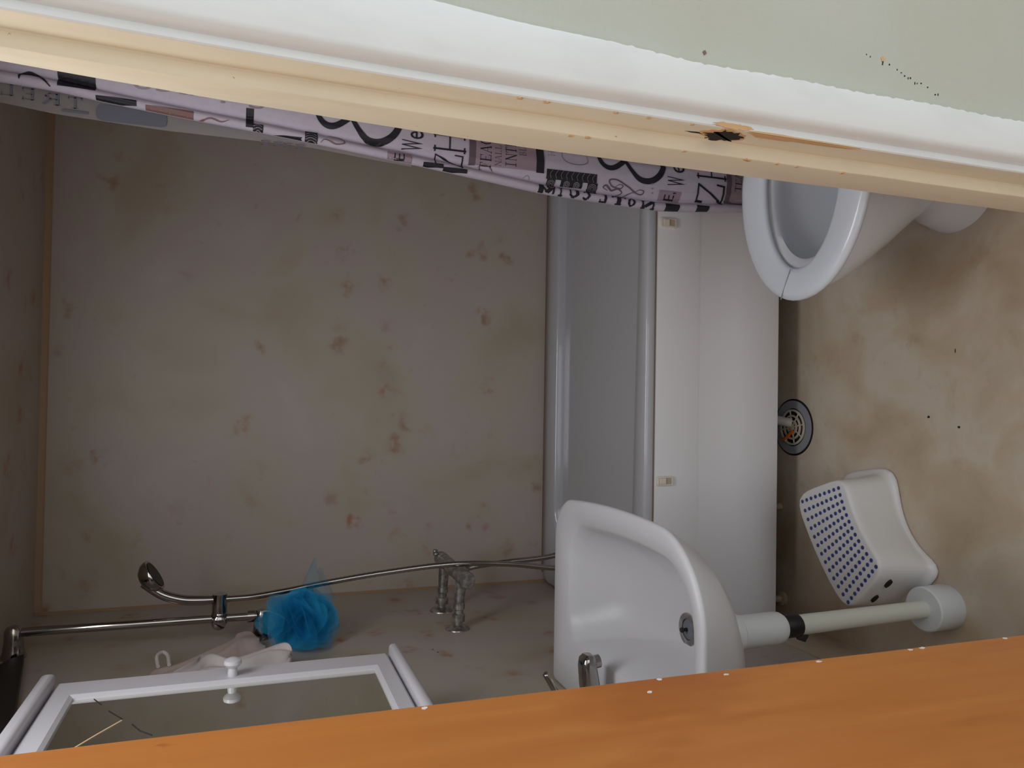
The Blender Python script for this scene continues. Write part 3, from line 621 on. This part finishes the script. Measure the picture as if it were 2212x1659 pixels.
hung('cloth', M['cloth'], c1, [(1.826, 1.684), (1.894, 1.674), (1.909, 1.625), (1.985, 1.566), (2.057, 1.515), (2.099, 1.504), (2.094, 1.475), (2.031, 1.464)], [(1.745, 1.673), (1.75, 1.643), (1.791, 1.592), (1.838, 1.547), (1.876, 1.513), (1.899, 1.478), (1.919, 1.452), (1.982, 1.444)], 0.014, 3, 3, x0=-0.618)
mesh_obj('hanging_loop', *tube(catmull([(-0.612, 1.88, 1.672), (-0.60, 1.915, 1.678), (-0.598, 1.935, 1.668), (-0.602, 1.92, 1.656), (-0.612, 1.885, 1.650)], 5), 0.0042, 8), M['rag'], c1)
c2 = thing('washcloth', 'crumpled white flannel hanging half behind the mirror cabinet', 'cloth', (-0.60, 1.85, 1.40), 'cloths behind the mirror cabinet')
hung('cloth', M['rag'], c2, [(1.731, 1.627), (1.82, 1.590), (1.873, 1.582), (1.871, 1.564), (1.835, 1.538), (1.82, 1.512), (1.857, 1.434), (1.856, 1.404), (1.814, 1.39)], [(1.646, 1.618), (1.648, 1.584), (1.654, 1.559), (1.659, 1.533), (1.665, 1.507), (1.682, 1.471), (1.714, 1.433), (1.735, 1.404), (1.763, 1.394)], 0.022, 9, 5, x0=-0.588)
c1['label'] = 'fawn waffle washcloth hanging nearer the shower rail than the white flannel'
for c in (c1, c2): del c['group']

# ------------------------------------------------------------------ mirror cabinet
XF = -0.505
cb = thing('mirror_cabinet', 'white wall cabinet with a mirrored door and round knob above the washbasin', 'cabinet', (XL, 1.33, 1.2))
CY0, CY1, CZ0, CZ1 = 1.09, 1.514, 1.224, 1.800
mesh_obj('carcass', *box(XL+0.001, XF-0.020, CY0+0.004, CY1-0.004, CZ0, CZ1), M['cab'], cb, smooth=False, bevel=0.002)
mesh_obj('cornice', *box(XL+0.001, XF+0.014, CY0-0.016, CY1+0.012, CZ1+0.001, CZ1+0.024), M['cab'], cb, bevel=0.008, seg=4)
mesh_obj('base_moulding', *box(XL+0.001, XF+0.014, CY0-0.016, CY1+0.012, CZ0-0.020, CZ0-0.001), M['cab'], cb, bevel=0.008, seg=4)
MY0, MY1, MZ0, MZ1 = 1.19, 1.443, 1.262, 1.760
def frame(x0, x1, y0, y1, z0, z1, iy0, iy1, iz0, iz1, b):
    o_ = [(y0, z0), (y1, z0), (y1, z1), (y0, z1)]; i_ = [(iy0, iz0), (iy1, iz0), (iy1, iz1), (iy0, iz1)]
    q_ = [[(x0, y, z) for y, z in o_], [(x1-b, y, z) for y, z in o_], [(x1, y+(b if y == y0 else -b), z+(b if z == z0 else -b)) for y, z in o_],
          [(x1, y+(-b if y == iy0 else b), z+(-b if z == iz0 else b)) for y, z in i_], [(x1-b*0.7, y, z) for y, z in i_], [(x0, y, z) for y, z in i_]]
    q_.append(q_[0]); return loft(q_, False, False)
dr_ = mesh_obj('door', *frame(XF-0.019, XF, CY0, CY1, CZ0+0.002, CZ1-0.002, MY0, MY1, MZ0, MZ1, 0.006), M['cab'], cb, smooth=True, angle=30)
mesh_obj('mirror', *box(XF-0.017, XF-0.008, MY0-0.001, MY1+0.001, MZ0-0.001, MZ1+0.001), M['mirror'], dr_, smooth=False)
for zc_, yc_ in ((1.512, 1.466),):
    mesh_obj('knob', *lathe([(-0.001, 0.0085), (0.006, 0.0085), (0.014, 0.0075), (0.018, 0.0125), (0.022, 0.0155), (0.028, 0.0145), (0.032, 0.006)], (XF, yc_, zc_), (1, 0, 0), 24), M['cab'], dr_)
XM = XF-0.0079
def sliver(pts, wd, m, nm):
    for (a, b) in zip(pts[:-1], pts[1:]):
        d = (V(0, b[0]-a[0], b[1]-a[1])).normalized(); n2 = V(0, -d.z, d.y)*wd
        p, q2 = V(XM, *a), V(XM, *b); mesh_obj(nm, *poly_prism([p-n2, q2-n2, q2+n2, p+n2], (0.0006, 0, 0)), m, dr_, smooth=False)
sliver([(1.25, 1.723), (1.29, 1.70), (1.335, 1.672)], 0.0010, M['crack'], 'crack')
sliver([(1.440, 1.728), (1.410, 1.712)], 0.0006, M['crackd'], 'crack')
sliver([(1.38, 1.697), (1.34, 1.672)], 0.0008, M['crackd'], 'crack')
sliver([(1.315, 1.655), (1.285, 1.640), (1.265, 1.622)], 0.0009, M['crackd'], 'crack')
# black rounded fitting high on the wall
lp = thing('wall_fitting', 'black rounded fitting high on the left wall beside the top shower rail bracket', 'fitting', (XL, 1.83, 1.97))
outl = [(p.x, p.y) for p in [Vector((a, b, 0)) for a, b in [(q_.x, q_.y) for q_ in catmull([(2.068, 1.975, 0), (2.055, 1.986, 0), (2.02, 2.004, 0), (1.95, 2.022, 0), (1.85, 2.035, 0), (1.60, 2.040, 0)], 5)]]]+[(1.58, 2.02), (1.58, 1.90), (1.60, 1.888), (1.713, 1.905)]
mesh_obj('shade', *loft([[(XL+0.001, y, z) for y, z in outl], [(XL+0.016, y, z) for y, z in outl], [(XL+0.020, 1.83+(y-1.83)*0.985, 1.965+(z-1.965)*0.96) for y, z in outl]]), M['black'], lp, angle=50)
# fixing screw marks left in the wall
wl = bpy.data.objects['wall_left']
for y, z in ((1.891, 1.044), (1.867, 1.037)):
    mesh_obj('screw_hole', *lathe([(-0.001, 0.0022), (0.0006, 0.002)], (XL, y, z), (1, 0, 0), 8), M['hole'], wl, smooth=False)
flr = bpy.data.objects['floor']
rf = random.Random(12)
for x, y in ((0.17, 1.115), (0.005, 1.11), (-0.03, 1.37), (-0.05, 1.29), (0.12, 1.30), (-0.27, 1.70), (0.10, 1.02)):
    a = rf.uniform(0, 6); mesh_obj('dirt_speck', *poly_prism([(x+px, y+py, 0.0001) for px, py in ragged(0, 0, 0.0035*abs(math.cos(a))+0.001, 0.0035*abs(math.sin(a))+0.001, 8, int(x*999), 0.3)], (0, 0, 0.0006)), M['insect'], flr, smooth=False)

# ------------------------------------------------------------------ shower curtain
YC = 1.668
EDGE = [(2.03, 0.580), (1.951, 0.577), (1.853, 0.574), (1.778, 0.564), (1.7, 0.558), (1.618, 0.551), (1.497, 0.543), (1.353, 0.53), (1.152, 0.51), (0.841, 0.476), (0.544, 0.466), (0.3, 0.487), (0.2, 0.492)]
def interp(tab, z):
    if z >= tab[0][0]: return tab[0][1]
    for (a, b), (c, d) in zip(tab[:-1], tab[1:]):
        if z >= c: return d+(b-d)*(z-c)/(a-c)
    return tab[-1][1]
def xe(z):
    return (interp(EDGE, z-0.04)+interp(EDGE, z)*2+interp(EDGE, z+0.04))/4
FY = [(0.0, 0.007), (0.003, -0.001), (0.010, -0.0055), (0.017, -0.003), (0.0215, 0.004), (0.024, 0.005), (0.029, -0.0025), (0.045, -0.0085), (0.070, -0.011), (0.100, -0.006), (0.125, 0.010), (0.145, 0.018), (0.170, 0.004), (0.195, -0.010), (0.22, 0.0), (0.245, 0.016), (0.27, 0.004), (0.295, -0.010), (0.32, 0.002), (0.345, 0.016), (0.37, 0.004), (0.40, -0.010), (0.43, 0.004), (0.46, 0.012), (0.50, 0.0)]
def fy(x):
    if x <= 0: return FY[0][1]
    for (a, b), (c, d) in zip(FY[:-1], FY[1:]):
        if x <= c:
            t = (x-a)/(c-a); t = t*t*(3-2*t); return b+(d-b)*t
    return FY[-1][1]
def csurf(x, z, off=0.0):
    return V(xe(z)+x, YC+fy(x)+0.003*math.sin(5*z+20*x)-off, z)
cu = thing('shower_curtain', 'lilac grey shower curtain printed with black words, drawn back at the right of the bath', 'curtain', (0.75, YC, 0.2))
xs = [0.0, 0.0015, 0.003, 0.006, 0.010, 0.0135, 0.017, 0.019, 0.0215, 0.024, 0.0265, 0.029, 0.034, 0.040, 0.048]+[0.056+0.008*k for k in range(56)]
zz = [0.20+0.0226*k for k in range(81)]
cv = []
for z in zz:
    row = [V(xe(z)+0.022, YC+0.022, z), V(xe(z)+0.010, YC+0.020, z), V(xe(z)+0.002, YC+0.014, z)]+[csurf(x, z) for x in xs]
    cv.append(row)
mesh_obj('fabric', *loft(cv, False, False, False), M['curtain'], cu, angle=80)
FLAP = [(2.03, 0.545), (1.956, 0.547), (1.862, 0.537), (1.669, 0.53), (1.505, 0.531), (1.42, 0.531), (1.374, 0.530), (1.251, 0.520), (1.15, 0.513)]
def xf(z): return interp(FLAP, z)
fz = [1.16+0.0214*k for k in range(41)]
fl = mesh_obj('hem_flap', *loft([[V(min(xf(z), xe(z)+0.004)+(xe(z)+0.03-min(xf(z), xe(z)+0.004))*t, YC+0.030-0.006*math.sin(PI*t), z) for t in (0, 0.25, 0.5, 0.75, 1)] for z in fz], False, False, False), M['flap'], cu)
SER = dict(
 H=[((0.12, 0), (0.12, 1), .09), ((0.88, 0), (0.88, 1), .09), ((0.12, .5), (0.88, .5), .07), ((0, 0.03), (0.26, 0.03), .07), ((0, 0.97), (0.26, 0.97), .07), ((0.74, 0.03), (1, 0.03), .07), ((0.74, 0.97), (1, 0.97), .07)],
 I=[((0.5, 0), (0.5, 1), .10), ((0.2, 0.03), (0.8, 0.03), .07), ((0.2, 0.97), (0.8, 0.97), .07)],
 Z=[((0.06, .96), (0.95, .96), .09), ((0.93, .95), (0.06, .04), .10), ((0.04, .05), (0.95, .05), .11), ((0.06, .96), (0.06, .74), .09), ((0.95, .05), (1.0, .30), .09)],
 E=[((0.18, 0), (0.18, 1), .14), ((0.05, 0.03), (0.85, 0.03), .06), ((0.05, 0.97), (0.85, 0.97), .06), ((0.2, .5), (0.62, .5), .06), ((0.84, 0), (0.84, .22), .06), ((0.84, 1), (0.84, .8), .06)],
 A=[((0.08, 0), (0.5, 1), .05), ((0.5, 1), (0.9, 0), .14), ((0.25, .35), (0.75, .35), .05), ((-.02, .03), (.22, .03), .06), ((0.72, .03), (1.04, .03), .06)],
 C=[((0.85, .82), (0.6, .98), .08), ((0.6, .98), (0.3, .9), .10), ((0.3, .9), (0.14, .5), .14), ((0.14, .5), (0.3, .1), .14), ((0.3, .1), (0.6, .02), .10), ((0.6, .02), (0.88, .2), .08)],
 L=[((0.22, 0), (0.22, 1), .14), ((0.05, .97), (0.42, .97), .06), ((0.05, .03), (0.85, .03), .06), ((0.85, 0), (0.85, .28), .06)],
 N=[((0.12, 0), (0.12, 1), .06), ((0.1, 1), (0.88, 0), .15), ((0.88, 0), (0.88, 1), .06), ((0, .97), (.25, .97), .06), ((0, .03), (.25, .03), .06), ((.75, .97), (1, .97), .06)],
 T=[((0.5, 0), (0.5, 1), .14), ((0.05, .96), (0.95, .96), .07), ((0.05, 1), (0.05, .78), .06), ((0.95, 1), (0.95, .78), .06), ((.3, .03), (.7, .03), .06)],
 R=[((0.18, 0), (0.18, 1), .14), ((0.18, .97), (0.6, .97), .07), ((0.6, .97), (0.8, .75), .12), ((0.8, .75), (0.55, .52), .10), ((0.55, .52), (0.2, .5), .06), ((0.5, .5), (0.9, .02), .13), ((.02, .03), (.36, .03), .06)],
 B=[((0.18, 0), (0.18, 1), .14), ((0.1, .97), (0.6, .97), .06), ((0.6, .97), (0.76, .76), .12), ((0.76, .76), (0.55, .53), .10), ((0.2, .53), (.6, .53), .06), ((0.6, .53), (0.84, .28), .13), ((0.84, .28), (0.6, .03), .10), ((0.1, .03), (.62, .03), .06)],
 D=[((0.18, 0), (0.18, 1), .14), ((0.05, .97), (0.5, .97), .06), ((0.5, .97), (0.85, .65), .12), ((0.85, .65), (.85, .35), .14), ((.85, .35), (.5, .03), .12), ((0.05, .03), (.5, .03), .06)],
 W=[((0, 1), (0.27, 0), .15), ((0.27, 0), (0.5, .9), .06), ((0.5, .9), (0.75, 0), .15), ((0.75, 0), (1, 1), .06)],
 U=[((.15, 1), (.15, .3), .15), ((.15, .3), (.5, .04), .12), ((.5, .04), (.82, .3), .10), ((.82, .3), (.82, 1), .07)],
 M=[((.1, 0), (.1, 1), .06), ((.1, 1), (.5, .1), .15), ((.5, .1), (.88, 1), .06), ((.88, 1), (.88, 0), .15)],
 O=[((.5, .98), (.2, .8), .09), ((.2, .8), (.1, .5), .15), ((.1, .5), (.2, .2), .15), ((.2, .2), (.5, .02), .09), ((.5, .02), (.8, .2), .09), ((.8, .2), (.9, .5), .15), ((.9, .5), (.8, .8), .15), ((.8, .8), (.5, .98), .09)])
SER['1'] = SER['I']
def stroke_quads(ch, x, z, wd, ht, k=1.0):
    out = []
    for (a, b, w_) in SER[ch]:
        p, q_ = V(x+a[0]*wd, z+a[1]*ht), V(x+b[0]*wd, z+b[1]*ht); d = (q_-p).normalized(); n2 = V(-d.y, d.x)*(w_*k*min(wd, ht)*0.62); e = d*(0.02*ht)
        out.append([p-n2-e, q_-n2+e, q_+n2+e, p+n2-e])
    return out
def print_on(polys, m, name='printed_word', tris=None, on='front', off=0.0013):
    """flat artwork in (X, z) laid onto the cloth"""
    bm = bmesh.new()
    if tris:
        vs_, fs_ = tris; bv = [bm.verts.new((p[0], p[1], 0)) for p in vs_]
        for f_ in fs_:
            try: bm.faces.new([bv[i] for i in f_])
            except ValueError: pass
    for poly in polys:
        try: bm.faces.new([bm.verts.new((p[0], p[1], 0)) for p in poly])
        except ValueError: pass
    bmesh.ops.triangulate(bm, faces=bm.faces)
    for _ in range(5):
        ed = [e for e in bm.edges if e.calc_length() > 0.0045]
        if not ed: break
        bmesh.ops.subdivide_edges(bm, edges=ed, cuts=1); bmesh.ops.triangulate(bm, faces=bm.faces)
    bm.verts.index_update(); vs_ = []
    for v_ in bm.verts:
        X_, z_ = v_.co.x, v_.co.y
        if on == 'front':
            x_ = X_-xe(z_); vs_.append(csurf(max(0.0005, x_), z_, off))
        else: vs_.append(V(X_, YC+0.0225, z_))
    fs_ = [tuple(v_.index for v_ in f_.verts) for f_ in bm.faces]; bm.free()
    return mesh_obj(name, vs_, fs_, m, cu if on == 'front' else fl, smooth=False)
def word(txt, x, z, ht, adv, m, k=1.0, wd=None, on='front', name='printed_word'):
    qs = []
    for ch in txt:
        if ch != ' ': qs += stroke_quads(ch, x, z, (wd or adv*0.86), ht, k)
        x += adv
    return print_on(qs, m, name, on=on)
def font_tris(txt, size):
    cu_ = bpy.data.curves.new('t', 'FONT'); cu_.body = txt; cu_.size = size; cu_.resolution_u = 4
    o_ = bpy.data.objects.new('t', cu_); COL.objects.link(o_); dg = bpy.context.evaluated_depsgraph_get()
    me = o_.evaluated_get(dg).to_mesh(); vs_ = [tuple(v_.co) for v_ in me.vertices]; fs_ = [tuple(p.vertices) for p in me.polygons]
    bpy.data.objects.remove(o_); bpy.data.curves.remove(cu_); return vs_, fs_
def ftext(txt, x0, z0, x1, z1, m, rot=False, on='front'):
    """fit the text into the box; rot turns it to read upwards"""
    vs_, fs_ = font_tris(txt, 1.0)
    if rot: vs_ = [(-v_[1], v_[0], 0) for v_ in vs_]
    a0_, a1_ = min(v_[0] for v_ in vs_), max(v_[0] for v_ in vs_); b0_, b1_ = min(v_[1] for v_ in vs_), max(v_[1] for v_ in vs_)
    vs_ = [(x0+(v_[0]-a0_)/(a1_-a0_)*(x1-x0), z0+(v_[1]-b0_)/(b1_-b0_)*(z1-z0)) for v_ in vs_]
    return print_on([], m, tris=(vs_, fs_), on=on)
def rect(x0, x1, z0, z1): return [(x0, z0), (x1, z0), (x1, z1), (x0, z1)]
def ribbon(pts, w0, w1=None):
    P = catmull([(a, b, 0) for a, b in pts], 8); n = len(P); L, Rr = [], []; qs = []
    for i, p in enumerate(P):
        t = (P[min(i+1, n-1)]-P[max(0, i-1)]).normalized(); s = i/(n-1); wd = w0+((w1 if w1 is not None else w0)-w0)*math.sin(PI*s)
        nn = V(-t.y, t.x, 0)*wd*0.5; L.append(p-nn); Rr.append(p+nn)
    for i in range(n-1): qs.append([L[i], L[i+1], Rr[i+1], Rr[i]])
    return qs
# the repeat that shows twice: ampersand, Well, ZH, framed notice
def amp(x, z, s):
    print_on(ribbon([(x+0.062*s, z+0.150*s), (x+0.035*s, z+0.172*s), (x+0.010*s, z+0.160*s), (x+0.006*s, z+0.135*s), (x+0.030*s, z+0.10*s), (x+0.070*s, z+0.055*s), (x+0.10*s, z+0.0*s)], 0.004*s, 0.013*s), M['ink'])
    print_on(ribbon([(x+0.055*s, z+0.118*s), (x+0.025*s, z+0.100*s), (x-0.012*s, z+0.070*s), (x-0.016*s, z+0.035*s), (x+0.006*s, z+0.006*s), (x+0.040*s, z-0.002*s), (x+0.075*s, z+0.03*s), (x+0.10*s, z+0.075*s)], 0.004*s, 0.015*s), M['ink'])
amp(0.549, 0.543, 1.0); amp(0.566, 1.198, 1.0)
for t_, a_, b_, c_, d_ in (('W', 0.5285, 0.482, 0.551, 0.531), ('e', 0.563, 0.481, 0.585, 0.512), ('ll', 0.601, 0.482, 0.616, 0.535), ('W', 0.540, 1.143, 0.561, 1.189), ('e', 0.565, 1.142, 0.581, 1.171), ('ll', 0.588, 1.143, 0.600, 1.190)):
    ftext(t_, a_, b_, c_, d_, M['ink'])
word('ZH', 0.4985, 0.362, 0.083, 0.058, M['ink'], 0.9, wd=0.045); word('Z', 0.513, 1.048, 0.068, 0.03, M['ink'], 0.9, wd=0.026); word('H', 0.545, 1.046, 0.072, 0.043, M['ink'], 0.9, wd=0.041)
print_on([rect(0.524, 0.61, 0.860, 1.034)], M['mauve'], 'printed_block', off=0.0010)
print_on([rect(0.523, 0.61, 1.022, 1.037)], M['mauved'], 'printed_bar', off=0.0017); print_on([rect(0.521, 0.61, 0.857, 0.876)], M['ink'], 'printed_bar', off=0.0017)
word('TEACH', 0.516, 0.985, 0.026, 0.0185, M['ink'], 1.0); word('NALL', 0.527, 0.961, 0.015, 0.0125, M['mauved'], 1.0); word('INTER', 0.526, 0.925, 0.026, 0.0165, M['ink'], 1.0); word('BLA', 0.556, 0.901, 0.017, 0.0120, M['mauved'], 1.2)
print_on([rect(0.508, 0.64, 0.20, 0.350)], M['mauve'], 'printed_block', off=0.0010)
print_on([rect(0.5075, 0.64, 0.345, 0.359), rect(0.5045, 0.510, 0.21, 0.357)], M['mauved'], 'printed_bar', off=0.0017); word('TEA', 0.535, 0.315, 0.018, 0.016, M['ink'], 1.0)
# small tag with a capital E
print_on([rect(0.4915, 0.5155, 0.490, 0.552)], M['mauve'], 'printed_block', off=0.0010); ftext('E,', 0.4935, 0.503, 0.5130, 0.536, M['ink'])
print_on([rect(0.508, 0.533, 1.166, 1.220)], M['mauve'], 'printed_block', off=0.0010); ftext('E', 0.515, 1.182, 0.530, 1.205, M['ink'])
word('HE', 0.566, 0.829, 0.017, 0.013, M['mauve'], 0.9)
print_on(ribbon([(0.585, 0.752), (0.562, 0.745), (0.552, 0.762), (0.552, 0.790), (0.562, 0.808), (0.585, 0.812)], 0.0008, 0.0016), M['greyink'])
# black patterned slab letter with ring ornament
slab = [rect(0.511, 0.533, 0.722, 0.850), rect(0.489, 0.512, 0.718, 0.744), rect(0.490, 0.512, 0.826, 0.847), rect(0.4985, 0.512, 0.757, 0.812)]
print_on(slab, M['ink'], 'printed_slab')
rng = []
for cx_, cz_, r0 in ((0.500, 0.731, 0.011), (0.500, 0.836, 0.010), (0.503, 0.772, 0.008), (0.503, 0.797, 0.008)):
    for r_ in (0.3, 0.6, 0.9):
        rng += ribbon([(cx_+r0*r_*math.cos(a), cz_+r0*r_*math.sin(a)) for a in [2*PI*k/8 for k in range(9)]], 0.0006)
for k in range(9): rng += ribbon([(0.513, 0.730+k*0.0135), (0.522, 0.733+k*0.0135), (0.532, 0.727+k*0.0135)], 0.0005)
print_on(rng, M['whiteink'], 'printed_rings', off=0.0020)
s2_ = [rect(0.529, 0.556, 1.368, 1.394), rect(0.533, 0.556, 1.478, 1.498), rect(0.531, 0.540, 1.40, 1.468)]
print_on(s2_, M['ink'], 'printed_slab'); rng = []
for k in range(4): rng += ribbon([(0.532+0.005*k, 1.37), (0.536+0.005*k, 1.382), (0.532+0.005*k, 1.393)], 0.0006)+ribbon([(0.536+0.005*k, 1.48), (0.539+0.005*k, 1.488), (0.536+0.005*k, 1.497)], 0.0006)
print_on(rng, M['whiteink'], 'printed_rings', off=0.0020)
# swirling capital
print_on(ribbon([(0.500, 0.690), (0.506, 0.703), (0.511, 0.697), (0.506, 0.688), (0.501, 0.680), (0.506, 0.664), (0.498, 0.652), (0.490, 0.668)], 0.0012, 0.0045), M['mauved'])
print_on(ribbon([(0.509, 0.672), (0.516, 0.662), (0.514, 0.652), (0.507, 0.659), (0.511, 0.682), (0.524, 0.688), (0.526, 0.668), (0.514, 0.640), (0.502, 0.616), (0.499, 0.600), (0.506, 0.594), (0.509, 0.606), (0.500, 0.622)], 0.0012, 0.0034), M['mauved'])
print_on(ribbon([(0.505, 0.618), (0.497, 0.634), (0.490, 0.648)], 0.001, 0.0022), M['mauved'])
for z_ in (0.573, 0.5715, 0.570): print_on([ragged(0.5265-(0.573-z_)*7, z_, 0.002, 0.0028, 10, 1, 0.1)], M['mauve'], 'printed_dot')
# heavy letters wrapped round the leading fold
word('WOUTDOOR', 0.4745, 0.70, 0.0, 0.0, M['ink']) if False else None
x_ = 0.0
for ch, z0_, z1_ in (('M', 0.826, 0.866), ('I', 0.803, 0.820), ('U', 0.765, 0.792), ('C', 0.735, 0.756), ('L', 0.690, 0.712), ('T', 0.640, 0.678), ('O', 0.615, 0.634), ('N', 0.560, 0.598)):
    qs = []
    zm = (z0_+z1_)/2; xb = xe(zm)
    for qd in stroke_quads(ch, 0, 0, 1, 1, 1.7): qs.append([(xb+0.001+0.018*p.y, z0_+(z1_-z0_)*p.x) for p in qd])
    print_on(qs, M['ink'], 'printed_letter')
print_on([rect(0.4665, 0.486, 0.490, 0.530), rect(0.4715, 0.491, 0.404, 0.440)], M['ink'], 'printed_slab')
# upper part: word running up the cloth, dark bars, swashes
ftext('Science', 0.586, 1.477, 0.612, 1.722, M['mauve'], rot=True)
print_on([rect(0.581, 0.63, 1.788, 1.853)], M['ink'], 'printed_bar'); print_on([rect(0.562, 0.5725, 1.716, 1.788)], M['ink'], 'printed_bar')
print_on([rect(0.545, 0.566, 1.612, 1.700)], M['brownink'], 'printed_bar', off=0.0012); print_on([rect(0.548, 0.585, 1.497, 1.512)], M['ink'], 'printed_bar')
print_on(ribbon([(0.578, 1.865), (0.594, 1.882), (0.599, 1.90), (0.594, 1.914), (0.584, 1.916)], 0.002, 0.006), M['ink'])
print_on(ribbon([(0.556, 1.545), (0.552, 1.56), (0.556, 1.58), (0.550, 1.60), (0.549, 1.63)], 0.001, 0.003), M['brownink'])
print_on([rect(0.60, 0.65, 1.335, 1.385)], M['mauved'], 'printed_block')
print_on(ribbon([(0.552, 1.345), (0.549, 1.320), (0.538, 1.312), (0.534, 1.330), (0.541, 1.352), (0.534, 1.362)], 0.001, 0.0028), M['brownink'])
print_on(ribbon([(0.520, 1.015), (0.528, 1.0), (0.520, 0.985), (0.512, 0.975)], 0.0008, 0.002), M['brownink'])
print_on([rect(0.502, 0.511, 1.04, 1.095), rect(0.508, 0.517, 1.095, 1.14)], M['ink'], 'printed_slab')
print_on(ribbon([(0.505, 0.888), (0.513, 0.896), (0.508, 0.905)], 0.0008, 0.0018), M['mauve'])
# mirror image of the words seen through the turned-back hem
for ch, z0_, z1_ in (('T', 1.815, 1.84), ('R', 1.852, 1.885), ('E', 1.896, 1.92), ('L', 1.93, 1.955)):
    qs = [[(xf((z0_+z1_)/2)+0.014+0.022*p.y, z0_+(z1_-z0_)*p.x) for p in qd] for qd in stroke_quads(ch, 0, 0, 1, 1, 1.0)]
    print_on(qs, M['greyink'], 'printed_letter', on='flap')
print_on([[(a, b) for a, b in rrect(0.549, 1.727, 0.016, 0.064, 0.012, 5)]], M['greyink'], 'printed_block', on='flap')
print_on([rect(0.541, 0.546, 1.805, 1.850)], M['greyink'], 'printed_bar', on='flap')
for z_ in (1.395, 1.42, 1.44, 1.465): print_on(stroke_quads('M', 0.522, z_, 0.010, 0.016), M['greyink'], 'printed_letter', on='flap')
# curtain rail and hooks, above the picture
struct(mesh_obj('trim_7', *tube([(XL+0.002, YC, 2.035), (XR-0.002, YC, 2.035)], 0.008, 14), M['pvc']))
for k in range(7):
    mesh_obj('hook', *tube(catmull([(0.60+0.07*k, YC, 2.045), (0.60+0.07*k, YC+0.011, 2.035), (0.60+0.07*k, YC, 2.022), (0.60+0.07*k, YC, 2.006)], 4), 0.0018, 8), M['pvc'], cu)
for o in bpy.data.objects:
    if 'origin' in o.keys(): del o['origin']
